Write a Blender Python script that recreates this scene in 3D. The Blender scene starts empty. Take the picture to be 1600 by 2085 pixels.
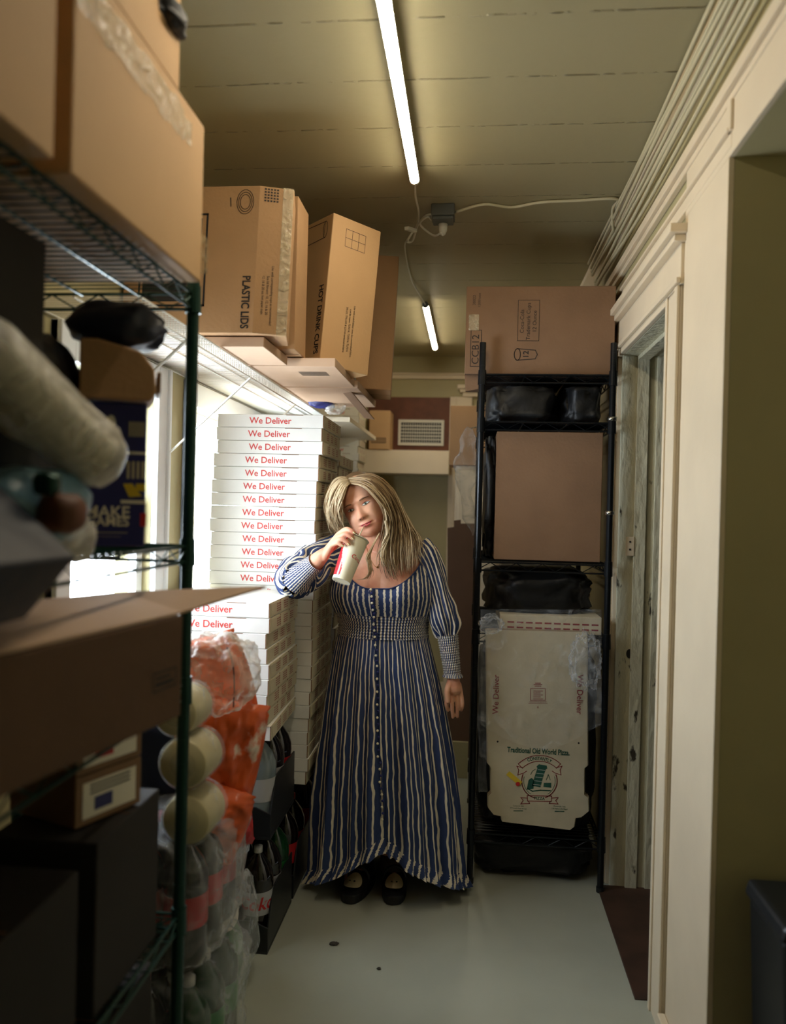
import bpy, math, random
from mathutils import Vector, Matrix, noise
random.seed(7)
SC = bpy.context.scene
COL = SC.collection
R = math.radians

# ---------------------------------------------------------------- camera
F_PX, IW, IH = 1600.0, 1600.0, 2085.0
CAM = Vector((0.0, 0.0, 1.46))
YAW, ROLL, PITCH = R(5.71), R(1.4), R(-0.22)
_fw0 = Vector((-math.sin(YAW), math.cos(YAW), 0))
_rt0 = Vector((math.cos(YAW), math.sin(YAW), 0))
_up0 = Vector((0, 0, 1))
FWD = (_fw0 * math.cos(PITCH) + _up0 * math.sin(PITCH)).normalized()
_up1 = (_up0 * math.cos(PITCH) - _fw0 * math.sin(PITCH)).normalized()
RGT = _rt0 * math.cos(ROLL) + _up1 * math.sin(ROLL)
UPV = -_rt0 * math.sin(ROLL) + _up1 * math.cos(ROLL)
cd = bpy.data.cameras.new('camera')
cd.sensor_fit = 'HORIZONTAL'; cd.sensor_width = 36.0; cd.lens = 36.0 * F_PX / IW
cd.clip_start = 0.05
cd.dof.use_dof = True; cd.dof.focus_distance = 2.85; cd.dof.aperture_fstop = 2.4
cam = bpy.data.objects.new('camera', cd); COL.objects.link(cam)
cam.matrix_world = Matrix((
    (RGT.x, UPV.x, -FWD.x, CAM.x), (RGT.y, UPV.y, -FWD.y, CAM.y),
    (RGT.z, UPV.z, -FWD.z, CAM.z), (0, 0, 0, 1)))
SC.camera = cam

def P(px, py, Y=None, X=None, Z=None):
    """world point seen at photo pixel (px,py) on the plane Y=, X= or Z= const"""
    d = FWD * F_PX + RGT * (px - IW / 2) - UPV * (py - IH / 2)
    if Y is not None: t = (Y - CAM.y) / d.y
    elif X is not None: t = (X - CAM.x) / d.x
    else: t = (Z - CAM.z) / d.z
    return CAM + d * t

# ---------------------------------------------------------------- light and exposure
SC.view_settings.view_transform = 'Standard'
SC.view_settings.look = 'None'
SC.view_settings.gamma = 1.0
SC.view_settings.exposure = EXPOSURE = 0.0
SC.view_settings.use_curve_mapping = False
W = bpy.data.worlds.new('daylight'); SC.world = W; W.use_nodes = True
bg = W.node_tree.nodes['Background']
bg.inputs[0].default_value = (0.80, 0.90, 1.0, 1)
bg.inputs[1].default_value = DAYLIGHT = 24.0
TUBE_E = 50.0
TUBE_COL = (1.0, 0.87, 0.66)
SC.cycles.use_denoising = True
SC.cycles.max_bounces = 8
SC.cycles.transparent_max_bounces = 16

def portal(y0, y1, z0, z1):
    l = bpy.data.lights.new('window_daylight', 'AREA'); l.shape = 'RECTANGLE'
    l.size = y1 - y0; l.size_y = z1 - z0; l.cycles.is_portal = True
    o = bpy.data.objects.new('window_daylight', l); COL.objects.link(o)
    o.matrix_world = Matrix(((0, 0, -1, WALL_L - 0.14), (1, 0, 0, (y0 + y1) / 2), (0, -1, 0, (z0 + z1) / 2), (0, 0, 0, 1)))
WALL_L, WALL_R, CEIL, FAR, BACK = -1.07, 0.58, 2.64, 6.05, -1.6
WINS = [(1.98, 2.54, 1.08, 1.83), (2.90, 3.75, 0.95, 1.83)]
for w in WINS: portal(*w)

# ---------------------------------------------------------------- materials
def lin(c):
    return tuple(((v / 255 + 0.055) / 1.055) ** 2.4 if v > 10 else v / 255 / 12.92 for v in c) + (1.0,)
MATS = {}
def mat(name, rgb, rough=0.6, metal=0.0, var=0.0, vscale=8.0, bump=0.0, bscale=40.0, spec=0.5, vstretch=None, rgb2=None, coat=0.0, vth=None):
    m = bpy.data.materials.new(name); m.use_nodes = True
    nt = m.node_tree; b = nt.nodes['Principled BSDF']
    b.inputs['Base Color'].default_value = lin(rgb)
    b.inputs['Roughness'].default_value = rough
    b.inputs['Metallic'].default_value = metal
    b.inputs['Specular IOR Level'].default_value = spec
    b.inputs['Coat Weight'].default_value = coat
    if var or bump:
        tc = nt.nodes.new('ShaderNodeTexCoord'); mp = nt.nodes.new('ShaderNodeMapping')
        nt.links.new(tc.outputs['Object'], mp.inputs[0])
        if vstretch: mp.inputs['Scale'].default_value = vstretch
    if var:
        n = nt.nodes.new('ShaderNodeTexNoise'); n.inputs['Scale'].default_value = vscale
        n.inputs['Detail'].default_value = 6
        nt.links.new(mp.outputs[0], n.inputs['Vector'])
        cr = nt.nodes.new('ShaderNodeValToRGB')
        c = lin(rgb); c2 = lin(rgb2) if rgb2 else tuple(v * (1 - var) for v in c[:3]) + (1,)
        a, b2 = vth if vth else (0.35, 0.65)
        cr.color_ramp.elements[0].position = a; cr.color_ramp.elements[0].color = c2
        cr.color_ramp.elements[1].position = b2; cr.color_ramp.elements[1].color = c
        nt.links.new(n.outputs['Fac'], cr.inputs[0]); nt.links.new(cr.outputs[0], b.inputs['Base Color'])
    if bump:
        n2 = nt.nodes.new('ShaderNodeTexNoise'); n2.inputs['Scale'].default_value = bscale; n2.inputs['Detail'].default_value = 4
        nt.links.new(mp.outputs[0], n2.inputs['Vector'])
        bp = nt.nodes.new('ShaderNodeBump'); bp.inputs['Strength'].default_value = bump; bp.inputs['Distance'].default_value = 0.01
        nt.links.new(n2.outputs['Fac'], bp.inputs['Height']); nt.links.new(bp.outputs[0], b.inputs['Normal'])
    MATS[name] = m; return m
def film(name, rgb=(235, 240, 245), body=0.05, edge=0.40, rough=0.15, scale=14):
    m = bpy.data.materials.new(name); m.use_nodes = True; nt = m.node_tree
    b = nt.nodes['Principled BSDF']; out = nt.nodes['Material Output']
    b.inputs['Base Color'].default_value = lin(rgb); b.inputs['Roughness'].default_value = rough
    b.inputs['Specular IOR Level'].default_value = 0.9
    t = nt.nodes.new('ShaderNodeBsdfTransparent'); mx = nt.nodes.new('ShaderNodeMixShader')
    lw = nt.nodes.new('ShaderNodeLayerWeight'); lw.inputs[0].default_value = 0.35
    n = nt.nodes.new('ShaderNodeTexNoise'); n.inputs['Scale'].default_value = scale; n.inputs['Detail'].default_value = 5
    n.inputs['Distortion'].default_value = 1.5
    tc = nt.nodes.new('ShaderNodeTexCoord'); nt.links.new(tc.outputs['Object'], n.inputs['Vector'])
    mr = nt.nodes.new('ShaderNodeMapRange'); mr.inputs[1].default_value = 0.5; mr.inputs[2].default_value = 0.75
    mr.inputs[3].default_value = body; mr.inputs[4].default_value = body + 0.22
    nt.links.new(n.outputs['Fac'], mr.inputs[0])
    ma = nt.nodes.new('ShaderNodeMath'); ma.operation = 'MULTIPLY_ADD'; ma.inputs[1].default_value = edge; ma.use_clamp = True
    nt.links.new(lw.outputs['Facing'], ma.inputs[0]); nt.links.new(mr.outputs[0], ma.inputs[2])
    bp = nt.nodes.new('ShaderNodeBump'); bp.inputs['Strength'].default_value = 0.8; bp.inputs['Distance'].default_value = 0.02
    nt.links.new(n.outputs['Fac'], bp.inputs['Height']); nt.links.new(bp.outputs[0], b.inputs['Normal'])
    nt.links.new(ma.outputs[0], mx.inputs[0]); nt.links.new(t.outputs[0], mx.inputs[1]); nt.links.new(b.outputs[0], mx.inputs[2])
    nt.links.new(mx.outputs[0], out.inputs[0]); MATS[name] = m; return m
def emit(name, rgb, e):
    m = bpy.data.materials.new(name); m.use_nodes = True
    b = m.node_tree.nodes['Principled BSDF']; b.inputs['Base Color'].default_value = (0.9, 0.9, 0.9, 1)
    b.inputs['Emission Color'].default_value = rgb + (1,); b.inputs['Emission Strength'].default_value = e
    MATS[name] = m; return m

mat('wall_paint', (178, 168, 126), 0.55, var=0.08, vscale=3, bump=0.15, bscale=25)
mat('alcove_paint', (214, 206, 164), 0.55, var=0.08, vscale=3, bump=0.15, bscale=25)  # wall paint brightened, standing in for light missing from the alcove
mat('trim_paint', (228, 212, 184), 0.42, var=0.07, vscale=5, bump=0.12, bscale=18)
mat('jamb_paint', (205, 200, 172), 0.5, rgb2=(60, 52, 40), var=1, vscale=16, bump=0.8, bscale=30, vstretch=(1.5, 1.5, 0.6), vth=(0.30, 0.35))
mat('window_paint', (225, 228, 228), 0.45)
mat('brown_board', (112, 64, 40), 0.6, var=0.3, vscale=12)
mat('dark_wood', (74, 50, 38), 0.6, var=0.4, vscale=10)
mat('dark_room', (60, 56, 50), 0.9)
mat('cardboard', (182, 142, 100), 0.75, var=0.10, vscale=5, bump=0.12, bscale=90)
mat('cardboard_dark', (140, 108, 80), 0.8, var=0.12, vscale=6, bump=0.12, bscale=90)
mat('cardboard_pale', (205, 172, 142), 0.75, var=0.08, vscale=6)
mat('cardboard_light', (208, 168, 120), 0.7, var=0.06, vscale=5, bump=0.1, bscale=90)
mat('cardboard_brown', (100, 72, 50), 0.8, var=0.12, vscale=6, bump=0.12, bscale=90)
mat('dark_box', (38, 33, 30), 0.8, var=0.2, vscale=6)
mat('kraft_core', (120, 84, 54), 0.9)
mat('box_white', (233, 232, 226), 0.6, var=0.04, vscale=20)
mat('box_side', (206, 196, 168), 0.7, var=0.10, vscale=14)  # box white with shade put into its colour, for sides and blanks
mat('red_ink', (205, 60, 52), 0.6)
mat('maroon_ink', (140, 34, 44), 0.6)
mat('green_ink', (30, 84, 68), 0.6)
mat('black_ink', (38, 34, 32), 0.7)
mat('faint_ink', (128, 92, 62), 0.7)
mat('yellow_sticker', (220, 190, 50), 0.5)
mat('green_metal', (26, 62, 54), 0.35, metal=0.5)
mat('black_metal', (22, 26, 30), 0.3, metal=0.4)
mat('chrome', (200, 200, 196), 0.25, metal=1)
mat('white_wire', (226, 226, 218), 0.4)
mat('white_plastic', (222, 220, 205), 0.35)
mat('grey_plastic', (92, 96, 92), 0.45)
mat('cable_paint', (200, 192, 160), 0.5)
mat('black_plastic', (20, 24, 28), 0.4)
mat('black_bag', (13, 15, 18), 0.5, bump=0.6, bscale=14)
mat('cola', (18, 10, 8), 0.08, coat=0.5)
mat('cola_cap', (190, 30, 34), 0.4)
mat('white_cap', (225, 225, 225), 0.4)
mat('label_red', (176, 30, 36), 0.35)
mat('label_silver', (172, 174, 178), 0.35)
mat('label_green', (40, 120, 60), 0.35)
mat('green_bottle', (16, 60, 30), 0.1)
mat('clear_bottle', (120, 134, 140), 0.1)
mat('foam_white', (240, 234, 218), 0.5)
mat('cup_end', (196, 186, 146), 0.5)
mat('blue_print', (40, 44, 110), 0.5)
mat('blue_bag', (120, 160, 185), 0.3, bump=0.3, bscale=20)
mat('orange_bag', (214, 92, 40), 0.28, rgb2=(232, 216, 200), var=1, vscale=9, bump=0.5, bscale=12, vth=(0.36, 0.42))
mat('navy_bag', (22, 32, 54), 0.5, bump=0.4, bscale=14)
mat('bread_brown', (110, 62, 36), 0.6, var=0.4, vscale=18)
film('clear_film'); film('bag_film', (240, 236, 225), 0.24, 0.5, 0.25, 18); film('tape', (240, 225, 190), 0.30, 0.3, 0.10, 30)
film('window_glass', (235, 245, 250), 0.0, 0.08, 0.02, 1)
MATS['window_glass'].node_tree.nodes['Map Range'].inputs[4].default_value = 0.0
emit('tube_glow', TUBE_COL, TUBE_E)

# ceiling boards: joints across the room with flaking paint
def ceiling_mat():
    m = mat('ceiling_paint', (166, 158, 124), 0.42)
    nt = m.node_tree; b = nt.nodes['Principled BSDF']
    tc = nt.nodes.new('ShaderNodeTexCoord'); sp = nt.nodes.new('ShaderNodeSeparateXYZ')
    nt.links.new(tc.outputs['Object'], sp.inputs[0])
    nz = nt.nodes.new('ShaderNodeTexNoise'); nz.inputs['Scale'].default_value = 7
    nt.links.new(tc.outputs['Object'], nz.inputs['Vector'])
    ax = nt.nodes.new('ShaderNodeMath'); ax.operation = 'MULTIPLY_ADD'; ax.inputs[1].default_value = 0.010
    nt.links.new(nz.outputs['Fac'], ax.inputs[0]); nt.links.new(sp.outputs['Y'], ax.inputs[2])
    pp = nt.nodes.new('ShaderNodeMath'); pp.operation = 'PINGPONG'; pp.inputs[1].default_value = 0.135
    nt.links.new(ax.outputs[0], pp.inputs[0])
    lt = nt.nodes.new('ShaderNodeMapRange'); lt.inputs[1].default_value = 0.0; lt.inputs[2].default_value = 0.0045
    lt.inputs[3].default_value = 1; lt.inputs[4].default_value = 0
    nt.links.new(pp.outputs[0], lt.inputs[0])
    n2 = nt.nodes.new('ShaderNodeTexNoise'); n2.inputs['Scale'].default_value = 30; n2.inputs['Detail'].default_value = 5
    nt.links.new(tc.outputs['Object'], n2.inputs['Vector'])
    gt = nt.nodes.new('ShaderNodeMapRange'); gt.inputs[1].default_value = 0.42; gt.inputs[2].default_value = 0.6
    nt.links.new(n2.outputs['Fac'], gt.inputs[0])
    mu = nt.nodes.new('ShaderNodeMath'); mu.operation = 'MULTIPLY'
    nt.links.new(lt.outputs[0], mu.inputs[0]); nt.links.new(gt.outputs[0], mu.inputs[1])
    ad = nt.nodes.new('ShaderNodeMath'); ad.operation = 'MULTIPLY_ADD'; ad.inputs[1].default_value = 0.08
    nt.links.new(n2.outputs['Fac'], ad.inputs[0]); nt.links.new(mu.outputs[0], ad.inputs[2])
    bp = nt.nodes.new('ShaderNodeBump'); bp.inputs['Strength'].default_value = 0.9; bp.inputs['Distance'].default_value = 0.012
    nt.links.new(ad.outputs[0], bp.inputs['Height']); nt.links.new(bp.outputs[0], b.inputs['Normal'])
ceiling_mat()
mat('floor_paint', (172, 176, 162), 0.32, var=0.08, vscale=4, bump=0.06, bscale=30)

# ---------------------------------------------------------------- mesh helpers
class MB:
    def __init__(s): s.v = []; s.f = []; s.m = []; s.uv = {}; s.T = None
    def add(s, vs, fs, m=0, uvs=None):
        b = len(s.v)
        for p in vs: s.v.append(s.T @ Vector(p) if s.T else Vector(p))
        for i, f in enumerate(fs):
            if uvs: s.uv[len(s.f)] = [uvs[k] for k in f] if not isinstance(uvs, list) or len(uvs) == len(vs) else uvs[i]
            s.f.append(tuple(b + k for k in f)); s.m.append(m)
        return s
    def box(s, x0, x1, y0, y1, z0, z1, m=0):
        vs = [(x0, y0, z0), (x1, y0, z0), (x1, y1, z0), (x0, y1, z0), (x0, y0, z1), (x1, y0, z1), (x1, y1, z1), (x0, y1, z1)]
        ms = m if isinstance(m, (list, tuple)) else [m] * 6
        # order: bottom, top, front(-y), right(+x), back(+y), left(-x)
        fs = [(0, 3, 2, 1), (4, 5, 6, 7), (0, 1, 5, 4), (1, 2, 6, 5), (2, 3, 7, 6), (3, 0, 4, 7)]
        b = len(s.v)
        for p in vs: s.v.append(s.T @ Vector(p) if s.T else Vector(p))
        for f, mm in zip(fs, ms): s.f.append(tuple(b + k for k in f)); s.m.append(mm)
        return s
    def bar(s, a, b, w, h=None, m=0, up=(0, 0, 1)):
        a, b = Vector(a), Vector(b); d = (b - a).normalized(); h = h or w
        u = d.cross(Vector(up))
        if u.length < 1e-4: u = d.cross(Vector((1, 0, 0)))
        u.normalize(); v = u.cross(d); u = u * w / 2; v = v * h / 2
        vs = [a - u - v, a + u - v, a + u + v, a - u + v, b - u - v, b + u - v, b + u + v, b - u + v]
        return s.add(vs, [(0, 1, 2, 3), (7, 6, 5, 4), (0, 4, 5, 1), (1, 5, 6, 2), (2, 6, 7, 3), (3, 7, 4, 0)], m)
    def tube(s, pts, r, n=8, m=0, caps=True, flat=1.0):
        pts = [Vector(p) for p in pts]; rs = r if isinstance(r, (list, tuple)) else [r] * len(pts)
        vs = []; ref = None
        for i, p in enumerate(pts):
            d = (pts[min(i + 1, len(pts) - 1)] - pts[max(i - 1, 0)]).normalized()
            if ref is None:
                ref = Vector((0, 0, 1)) if abs(d.z) < 0.9 else Vector((1, 0, 0))
            u = (ref - d * ref.dot(d)).normalized(); ref = u; w = d.cross(u)
            for k in range(n):
                a = 2 * math.pi * k / n
                vs.append(p + (u * math.cos(a) + w * math.sin(a) * flat) * rs[i])
        fs = []
        for i in range(len(pts) - 1):
            for k in range(n):
                a, b = i * n + k, i * n + (k + 1) % n
                fs.append((a, b, b + n, a + n))
        if caps:
            fs.append(tuple(range(n - 1, -1, -1))); fs.append(tuple((len(pts) - 1) * n + k for k in range(n)))
        return s.add(vs, fs, m)
    def lathe(s, prof, c=(0, 0, 0), n=24, m=0, caps=True, M=None):
        c = Vector(c); vs = []
        for (r, z) in prof:
            for k in range(n):
                a = 2 * math.pi * k / n; q = Vector((r * math.cos(a), r * math.sin(a), z))
                vs.append(c + (M @ q if M else q))
        fs = []
        ms = m if isinstance(m, list) else [m] * (len(prof) - 1)
        for i in range(len(prof) - 1):
            for k in range(n):
                a, b = i * n + k, i * n + (k + 1) % n
                fs.append((a, b, b + n, a + n))
        b0 = len(s.f); s.add(vs, fs, 0)
        for i in range(len(prof) - 1):
            for k in range(n): s.m[b0 + i * n + k] = ms[i]
        if caps:
            base = len(s.v) - len(vs)
            s.f.append(tuple(base + k for k in range(n - 1, -1, -1))); s.m.append(ms[0])
            s.f.append(tuple(base + (len(prof) - 1) * n + k for k in range(n))); s.m.append(ms[-1])
        return s
    def prism(s, poly, o, ux, uy, dn, m=0, me=None):
        o, ux, uy, dn = Vector(o), Vector(ux), Vector(uy), Vector(dn); n = len(poly)
        vs = [o + ux * x + uy * y for x, y in poly] + [o + ux * x + uy * y + dn for x, y in poly]
        fs = [tuple(range(n)), tuple(range(2 * n - 1, n - 1, -1))]
        s.add(vs, fs, m); b = len(s.v) - 2 * n
        for k in range(n):
            s.f.append((b + k, b + n + k, b + n + (k + 1) % n, b + (k + 1) % n)); s.m.append(m if me is None else me)
        return s
    def line(s, pts, o, ux, uy, w, m=0, closed=False):
        """flat ink line on the plane o+x*ux+y*uy"""
        o, ux, uy = Vector(o), Vector(ux), Vector(uy)
        q = list(pts) + ([pts[0]] if closed else [])
        for a, b in zip(q[:-1], q[1:]):
            dx, dy = b[0] - a[0], b[1] - a[1]; L = math.hypot(dx, dy) or 1
            ex, ey = dx / L * w / 2, dy / L * w / 2
            c = [(a[0] - ex - ey, a[1] - ey + ex), (a[0] - ex + ey, a[1] - ey - ex), (b[0] + ex + ey, b[1] + ey - ex), (b[0] + ex - ey, b[1] + ey + ex)]
            s.add([o + ux * x + uy * y for x, y in c], [(0, 1, 2, 3)], m)
        return s
    def poly(s, pts, o, ux, uy, m=0):
        o, ux, uy = Vector(o), Vector(ux), Vector(uy)
        return s.add([o + ux * x + uy * y for x, y in pts], [tuple(range(len(pts)))], m)
    def blob(s, c, rad, amp=0.12, freq=3.0, seed=0, nu=40, nv=26, pw=2.6, m=0, M=None):
        c = Vector(c); vs = []
        def sp(x, p): return math.copysign(abs(x) ** (2 / p), x)
        for i in range(nv + 1):
            ph = -math.pi / 2 + math.pi * i / nv
            for k in range(nu):
                th = 2 * math.pi * k / nu
                d = Vector((sp(math.cos(ph), pw) * sp(math.cos(th), pw), sp(math.cos(ph), pw) * sp(math.sin(th), pw), sp(math.sin(ph), pw)))
                nn = noise.fractal(Vector((d.x * freq + seed * 7.3, d.y * freq - seed * 3.1, d.z * freq + seed)), 0.9, 2.0, 4)
                q = Vector((d.x * rad[0], d.y * rad[1], d.z * rad[2])) * (1 + amp * nn)
                vs.append(c + (M @ q if M else q))
        fs = []
        for i in range(nv):
            for k in range(nu):
                a, b = i * nu + k, i * nu + (k + 1) % nu
                fs.append((a, b, b + nu, a + nu))
        return s.add(vs, fs, m)
    def grid(s, fn, nu, nv, m=0, uv=True, closed=False):
        vs = []; uvs = []
        for i in range(nv + 1):
            for k in range(nu + (0 if closed else 1)):
                vs.append(fn(k / nu, i / nv))
        w = nu if closed else nu + 1
        b = len(s.v)
        for p in vs: s.v.append(s.T @ Vector(p) if s.T else Vector(p))
        for i in range(nv):
            for k in range(nu):
                k2 = (k + 1) % w if closed else k + 1
                f = (i * w + k, i * w + k2, (i + 1) * w + k2, (i + 1) * w + k)
                s.uv[len(s.f)] = [(k / nu, i / nv), ((k + 1) / nu, i / nv), ((k + 1) / nu, (i + 1) / nv), (k / nu, (i + 1) / nv)]
                s.f.append(tuple(b + q for q in f)); s.m.append(m)
        return s
    def build(s, name, mats, parent=None, smooth=False, bevel=0.0, seg=2, off=None, label=None, angle=None):
        me = bpy.data.meshes.new(name)
        o0 = Vector(parent.location) if (parent and off is None) else Vector(off or (0, 0, 0))
        if parent is not None and parent.get('_org') is not None: o0 = Vector(parent['_org'])
        me.from_pydata([tuple(p - o0) for p in s.v], [], s.f)
        for mm in ([mats] if isinstance(mats, str) else mats): me.materials.append(MATS[mm])
        me.polygons.foreach_set('material_index', s.m)
        if s.uv:
            ul = me.uv_layers.new(name='UVMap')
            for fi, uu in s.uv.items():
                p = me.polygons[fi]
                for j, li in enumerate(p.loop_indices): ul.data[li].uv = uu[j]
        if smooth: me.polygons.foreach_set('use_smooth', [True] * len(me.polygons))
        me.validate(); me.update()
        o = bpy.data.objects.new(name, me); COL.objects.link(o)
        if parent: o.parent = parent
        if bevel:
            bv = o.modifiers.new('bevel', 'BEVEL'); bv.width = bevel; bv.segments = seg; bv.limit_method = 'ANGLE'
        if smooth and angle:
            try: me.set_sharp_from_angle(angle=R(angle))
            except Exception: pass
        if label: o['label'] = label
        return o

def thing(name, label, cat, loc=(0, 0, 0), group=None):
    o = bpy.data.objects.new(name, None); COL.objects.link(o); o.location = loc
    o.empty_display_size = 0.05
    o['label'] = label; o['category'] = cat
    if group: o['group'] = group
    return o
def tag(o, label, cat, group=None, kind=None):
    o['label'] = label; o['category'] = cat
    if group: o['group'] = group
    if kind: o['kind'] = kind
    return o
def struct(o, label, cat):
    o['kind'] = 'structure'; o['label'] = label; o['category'] = cat; return o
def copy_tree(o, parent=None):
    c = o.copy(); COL.objects.link(c)
    if parent: c.parent = parent
    for ch in list(o.children): copy_tree(ch, c)
    return c

_tc = {}
def text_mesh(txt, shear=0.0, bold=0.0):
    key = (txt, shear, bold)
    if key in _tc: return _tc[key]
    cu = bpy.data.curves.new('t', 'FONT'); cu.body = txt; cu.size = 1.0; cu.align_x = 'CENTER'; cu.align_y = 'CENTER'
    cu.shear = shear; cu.offset = bold; cu.resolution_u = 3
    o = bpy.data.objects.new('t', cu); COL.objects.link(o)
    dg = bpy.context.evaluated_depsgraph_get(); me = o.evaluated_get(dg).to_mesh()
    r = ([v.co.copy() for v in me.vertices], [tuple(p.vertices) for p in me.polygons])
    o.evaluated_get(dg).to_mesh_clear(); bpy.data.objects.remove(o); bpy.data.curves.remove(cu)
    _tc[key] = r; return r
def put_text(mb, txt, o, ux, uy, size, m=0, shear=0.0, bold=0.0, sx=1.0, arc=None):
    vs, fs = text_mesh(txt, shear, bold); o, ux, uy = Vector(o), Vector(ux), Vector(uy)
    pts = []
    for v in vs:
        x, y = v.x * size * sx, v.y * size
        if arc:
            a = x / arc; x, y = (arc + y) * math.sin(a), (arc + y) * math.cos(a) - arc
        pts.append(o + ux * x + uy * y)
    mb.add(pts, fs, m)
XP, YP, ZP = Vector((1, 0, 0)), Vector((0, 1, 0)), Vector((0, 0, 1))
# ================================================================ the setting
FX = 0.555     # floor paint ends here in the doorway
m = MB().box(WALL_L - 0.1, WALL_R + 0.02, BACK, FAR, -0.05, 0, 0)
struct(m.build('floor', 'floor_paint'), 'pale grey painted floor running down the storeroom', 'floor')
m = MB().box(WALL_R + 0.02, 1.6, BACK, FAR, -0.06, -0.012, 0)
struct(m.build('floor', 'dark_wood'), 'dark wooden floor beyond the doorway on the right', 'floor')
m = MB().box(WALL_L - 0.1, 1.6, BACK, FAR, CEIL, CEIL + 0.05, 0)
struct(m.build('ceiling', 'ceiling_paint'), 'beige painted board ceiling with flaking joints', 'ceiling')
m = MB().box(WALL_L - 0.1, 1.6, FAR, FAR + 0.1, 0, CEIL, 0)
struct(m.build('wall_far', 'wall_paint'), 'olive beige end wall behind the woman', 'wall')
m = MB().box(WALL_L - 0.1, 1.6, BACK - 0.1, BACK, 0, CEIL, 0)
struct(m.build('wall_back', 'wall_paint'), 'plain wall closing the near end of the room', 'wall')
# left wall with two window openings
m = MB(); x0, x1 = WALL_L - 0.12, WALL_L
ys = BACK
for (y0, y1, z0, z1) in WINS:
    m.box(x0, x1, ys, y0, 0, CEIL); m.box(x0, x1, y0, y1, 0, z0); m.box(x0, x1, y0, y1, z1, CEIL); ys = y1
m.box(x0, x1, ys, FAR, 0, CEIL)
struct(m.build('wall_left', 'wall_paint'), 'left wall with two bright windows behind the shelving', 'wall')
for i, (y0, y1, z0, z1) in enumerate(WINS):
    t = bpy.data.objects.new('window_%d' % (i + 1), None); COL.objects.link(t); t.location = (WALL_L, (y0 + y1) / 2, z0)
    struct(t, ['nearer white sash window behind the green shelf post', 'farther white sash window beside the tall pizza box stack'][i], 'window')
    f = MB()
    for (a, b, c, d) in ((y0 - 0.09, y0, z0 - 0.02, z1 + 0.09), (y1, y1 + 0.09, z0 - 0.02, z1 + 0.09), (y0, y1, z1, z1 + 0.09)):
        f.box(WALL_L, WALL_L + 0.022, a, b, c, d)
    for (a, b) in ((y0 - 0.09, y0 - 0.07), (y1 + 0.07, y1 + 0.09)): f.box(WALL_L, WALL_L + 0.032, a, b, z0, z1 + 0.09)
    f.build('casing', 'window_paint', t, bevel=0.003)
    s = MB(); zm = (z0 + z1) / 2 + 0.02
    for (za, zb, xx) in ((z0, zm, WALL_L - 0.055), (zm - 0.03, z1, WALL_L - 0.085)):
        s.box(xx, xx + 0.03, y0, y0 + 0.045, za, zb); s.box(xx, xx + 0.03, y1 - 0.045, y1, za, zb)
        s.box(xx, xx + 0.03, y0 + 0.045, y1 - 0.045, za, za + 0.045); s.box(xx, xx + 0.03, y0 + 0.045, y1 - 0.045, zb - 0.04, zb)
    s.build('sash', 'window_paint', t, bevel=0.002)
    g = MB().box(WALL_L - 0.043, WALL_L - 0.040, y0 + 0.04, y1 - 0.04, z0 + 0.04, zm - 0.03)
    g.build('pane', 'window_glass', t)
    g = MB().box(WALL_L - 0.072, WALL_L - 0.069, y0 + 0.04, y1 - 0.04, zm + 0.01, z1 - 0.035)
    g.build('pane', 'window_glass', t)
    k = MB().box(WALL_L - 0.12, WALL_L + 0.07, y0 - 0.10, y1 + 0.10, z0 - 0.045, z0 - 0.02)
    k.build('sill', 'window_paint', t, bevel=0.004)
# ground outside
# right wall: alcove opening near, doorway further on
A0, A1, AZ = 0.15, 1.87, 2.285
D0, D1, DZ = 2.405, 3.17, 2.10
m = MB(); x0, x1 = WALL_R, WALL_R + 0.17
m.box(x0, x1, BACK, A0, 0, CEIL)
m.box(x0, x1, A0, A1, AZ, CEIL)
m.box(x0, x1, A1, D0, 0, CEIL)
m.box(x0, x1, D0, D1, DZ, CEIL)
m.box(x0, x1, D1, FAR, 0, CEIL)
struct(m.build('wall_right', 'wall_paint'), 'right wall pierced by a doorway and an alcove', 'wall')
m = MB().box(x1, 1.45, A1, A1 + 0.05, 0, CEIL).box(x1, 1.45, A0 - 0.05, A0, 0, CEIL).box(1.40, 1.45, A0, A1, 0, CEIL).box(x1, 1.45, A0, A1, AZ + 0.02, AZ + 0.06)
struct(m.build('wall_alcove', 'alcove_paint'), 'olive walls of the alcove at the right edge', 'wall')
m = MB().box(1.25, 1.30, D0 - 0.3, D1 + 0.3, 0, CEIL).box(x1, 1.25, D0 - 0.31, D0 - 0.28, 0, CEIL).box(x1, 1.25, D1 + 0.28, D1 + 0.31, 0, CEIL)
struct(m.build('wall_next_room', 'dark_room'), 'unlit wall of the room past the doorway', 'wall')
# alcove casing board (flat, pale) and doorway casing
m = MB().box(WALL_R - 0.014, WALL_R, A1, D0 - 0.17, 0, AZ - 0.0005)
m.box(WALL_R - 0.014, WALL_R, A0 - 0.12, A0, 0, AZ - 0.0005)
m.box(WALL_R - 0.014, WALL_R, A0 - 0.12, D0 - 0.17, AZ, AZ + 0.16)
struct(m.build('trim_1', 'trim_paint', bevel=0.002), 'wide flat casing around the alcove opening', 'trim')
m = MB(); xf = WALL_R - 0.03
for (ya, yb) in ((D0 - 0.16, D0), (D1, D1 + 0.13)):
    m.box(WALL_R - 0.02, WALL_R, ya, yb, 0, DZ); 
m.box(xf, WALL_R - 0.02, D0 - 0.16, D0 - 0.13, 0, DZ); m.box(xf + 0.004, WALL_R - 0.02, D0 - 0.03, D0 - 0.012, 0, DZ)
m.box(xf, WALL_R - 0.02, D1 + 0.012, D1 + 0.03, 0, DZ)
m.box(WALL_R - 0.024, WALL_R, D0 - 0.17, D1 + 0.14, DZ + 0.0005, DZ + 0.115)
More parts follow.
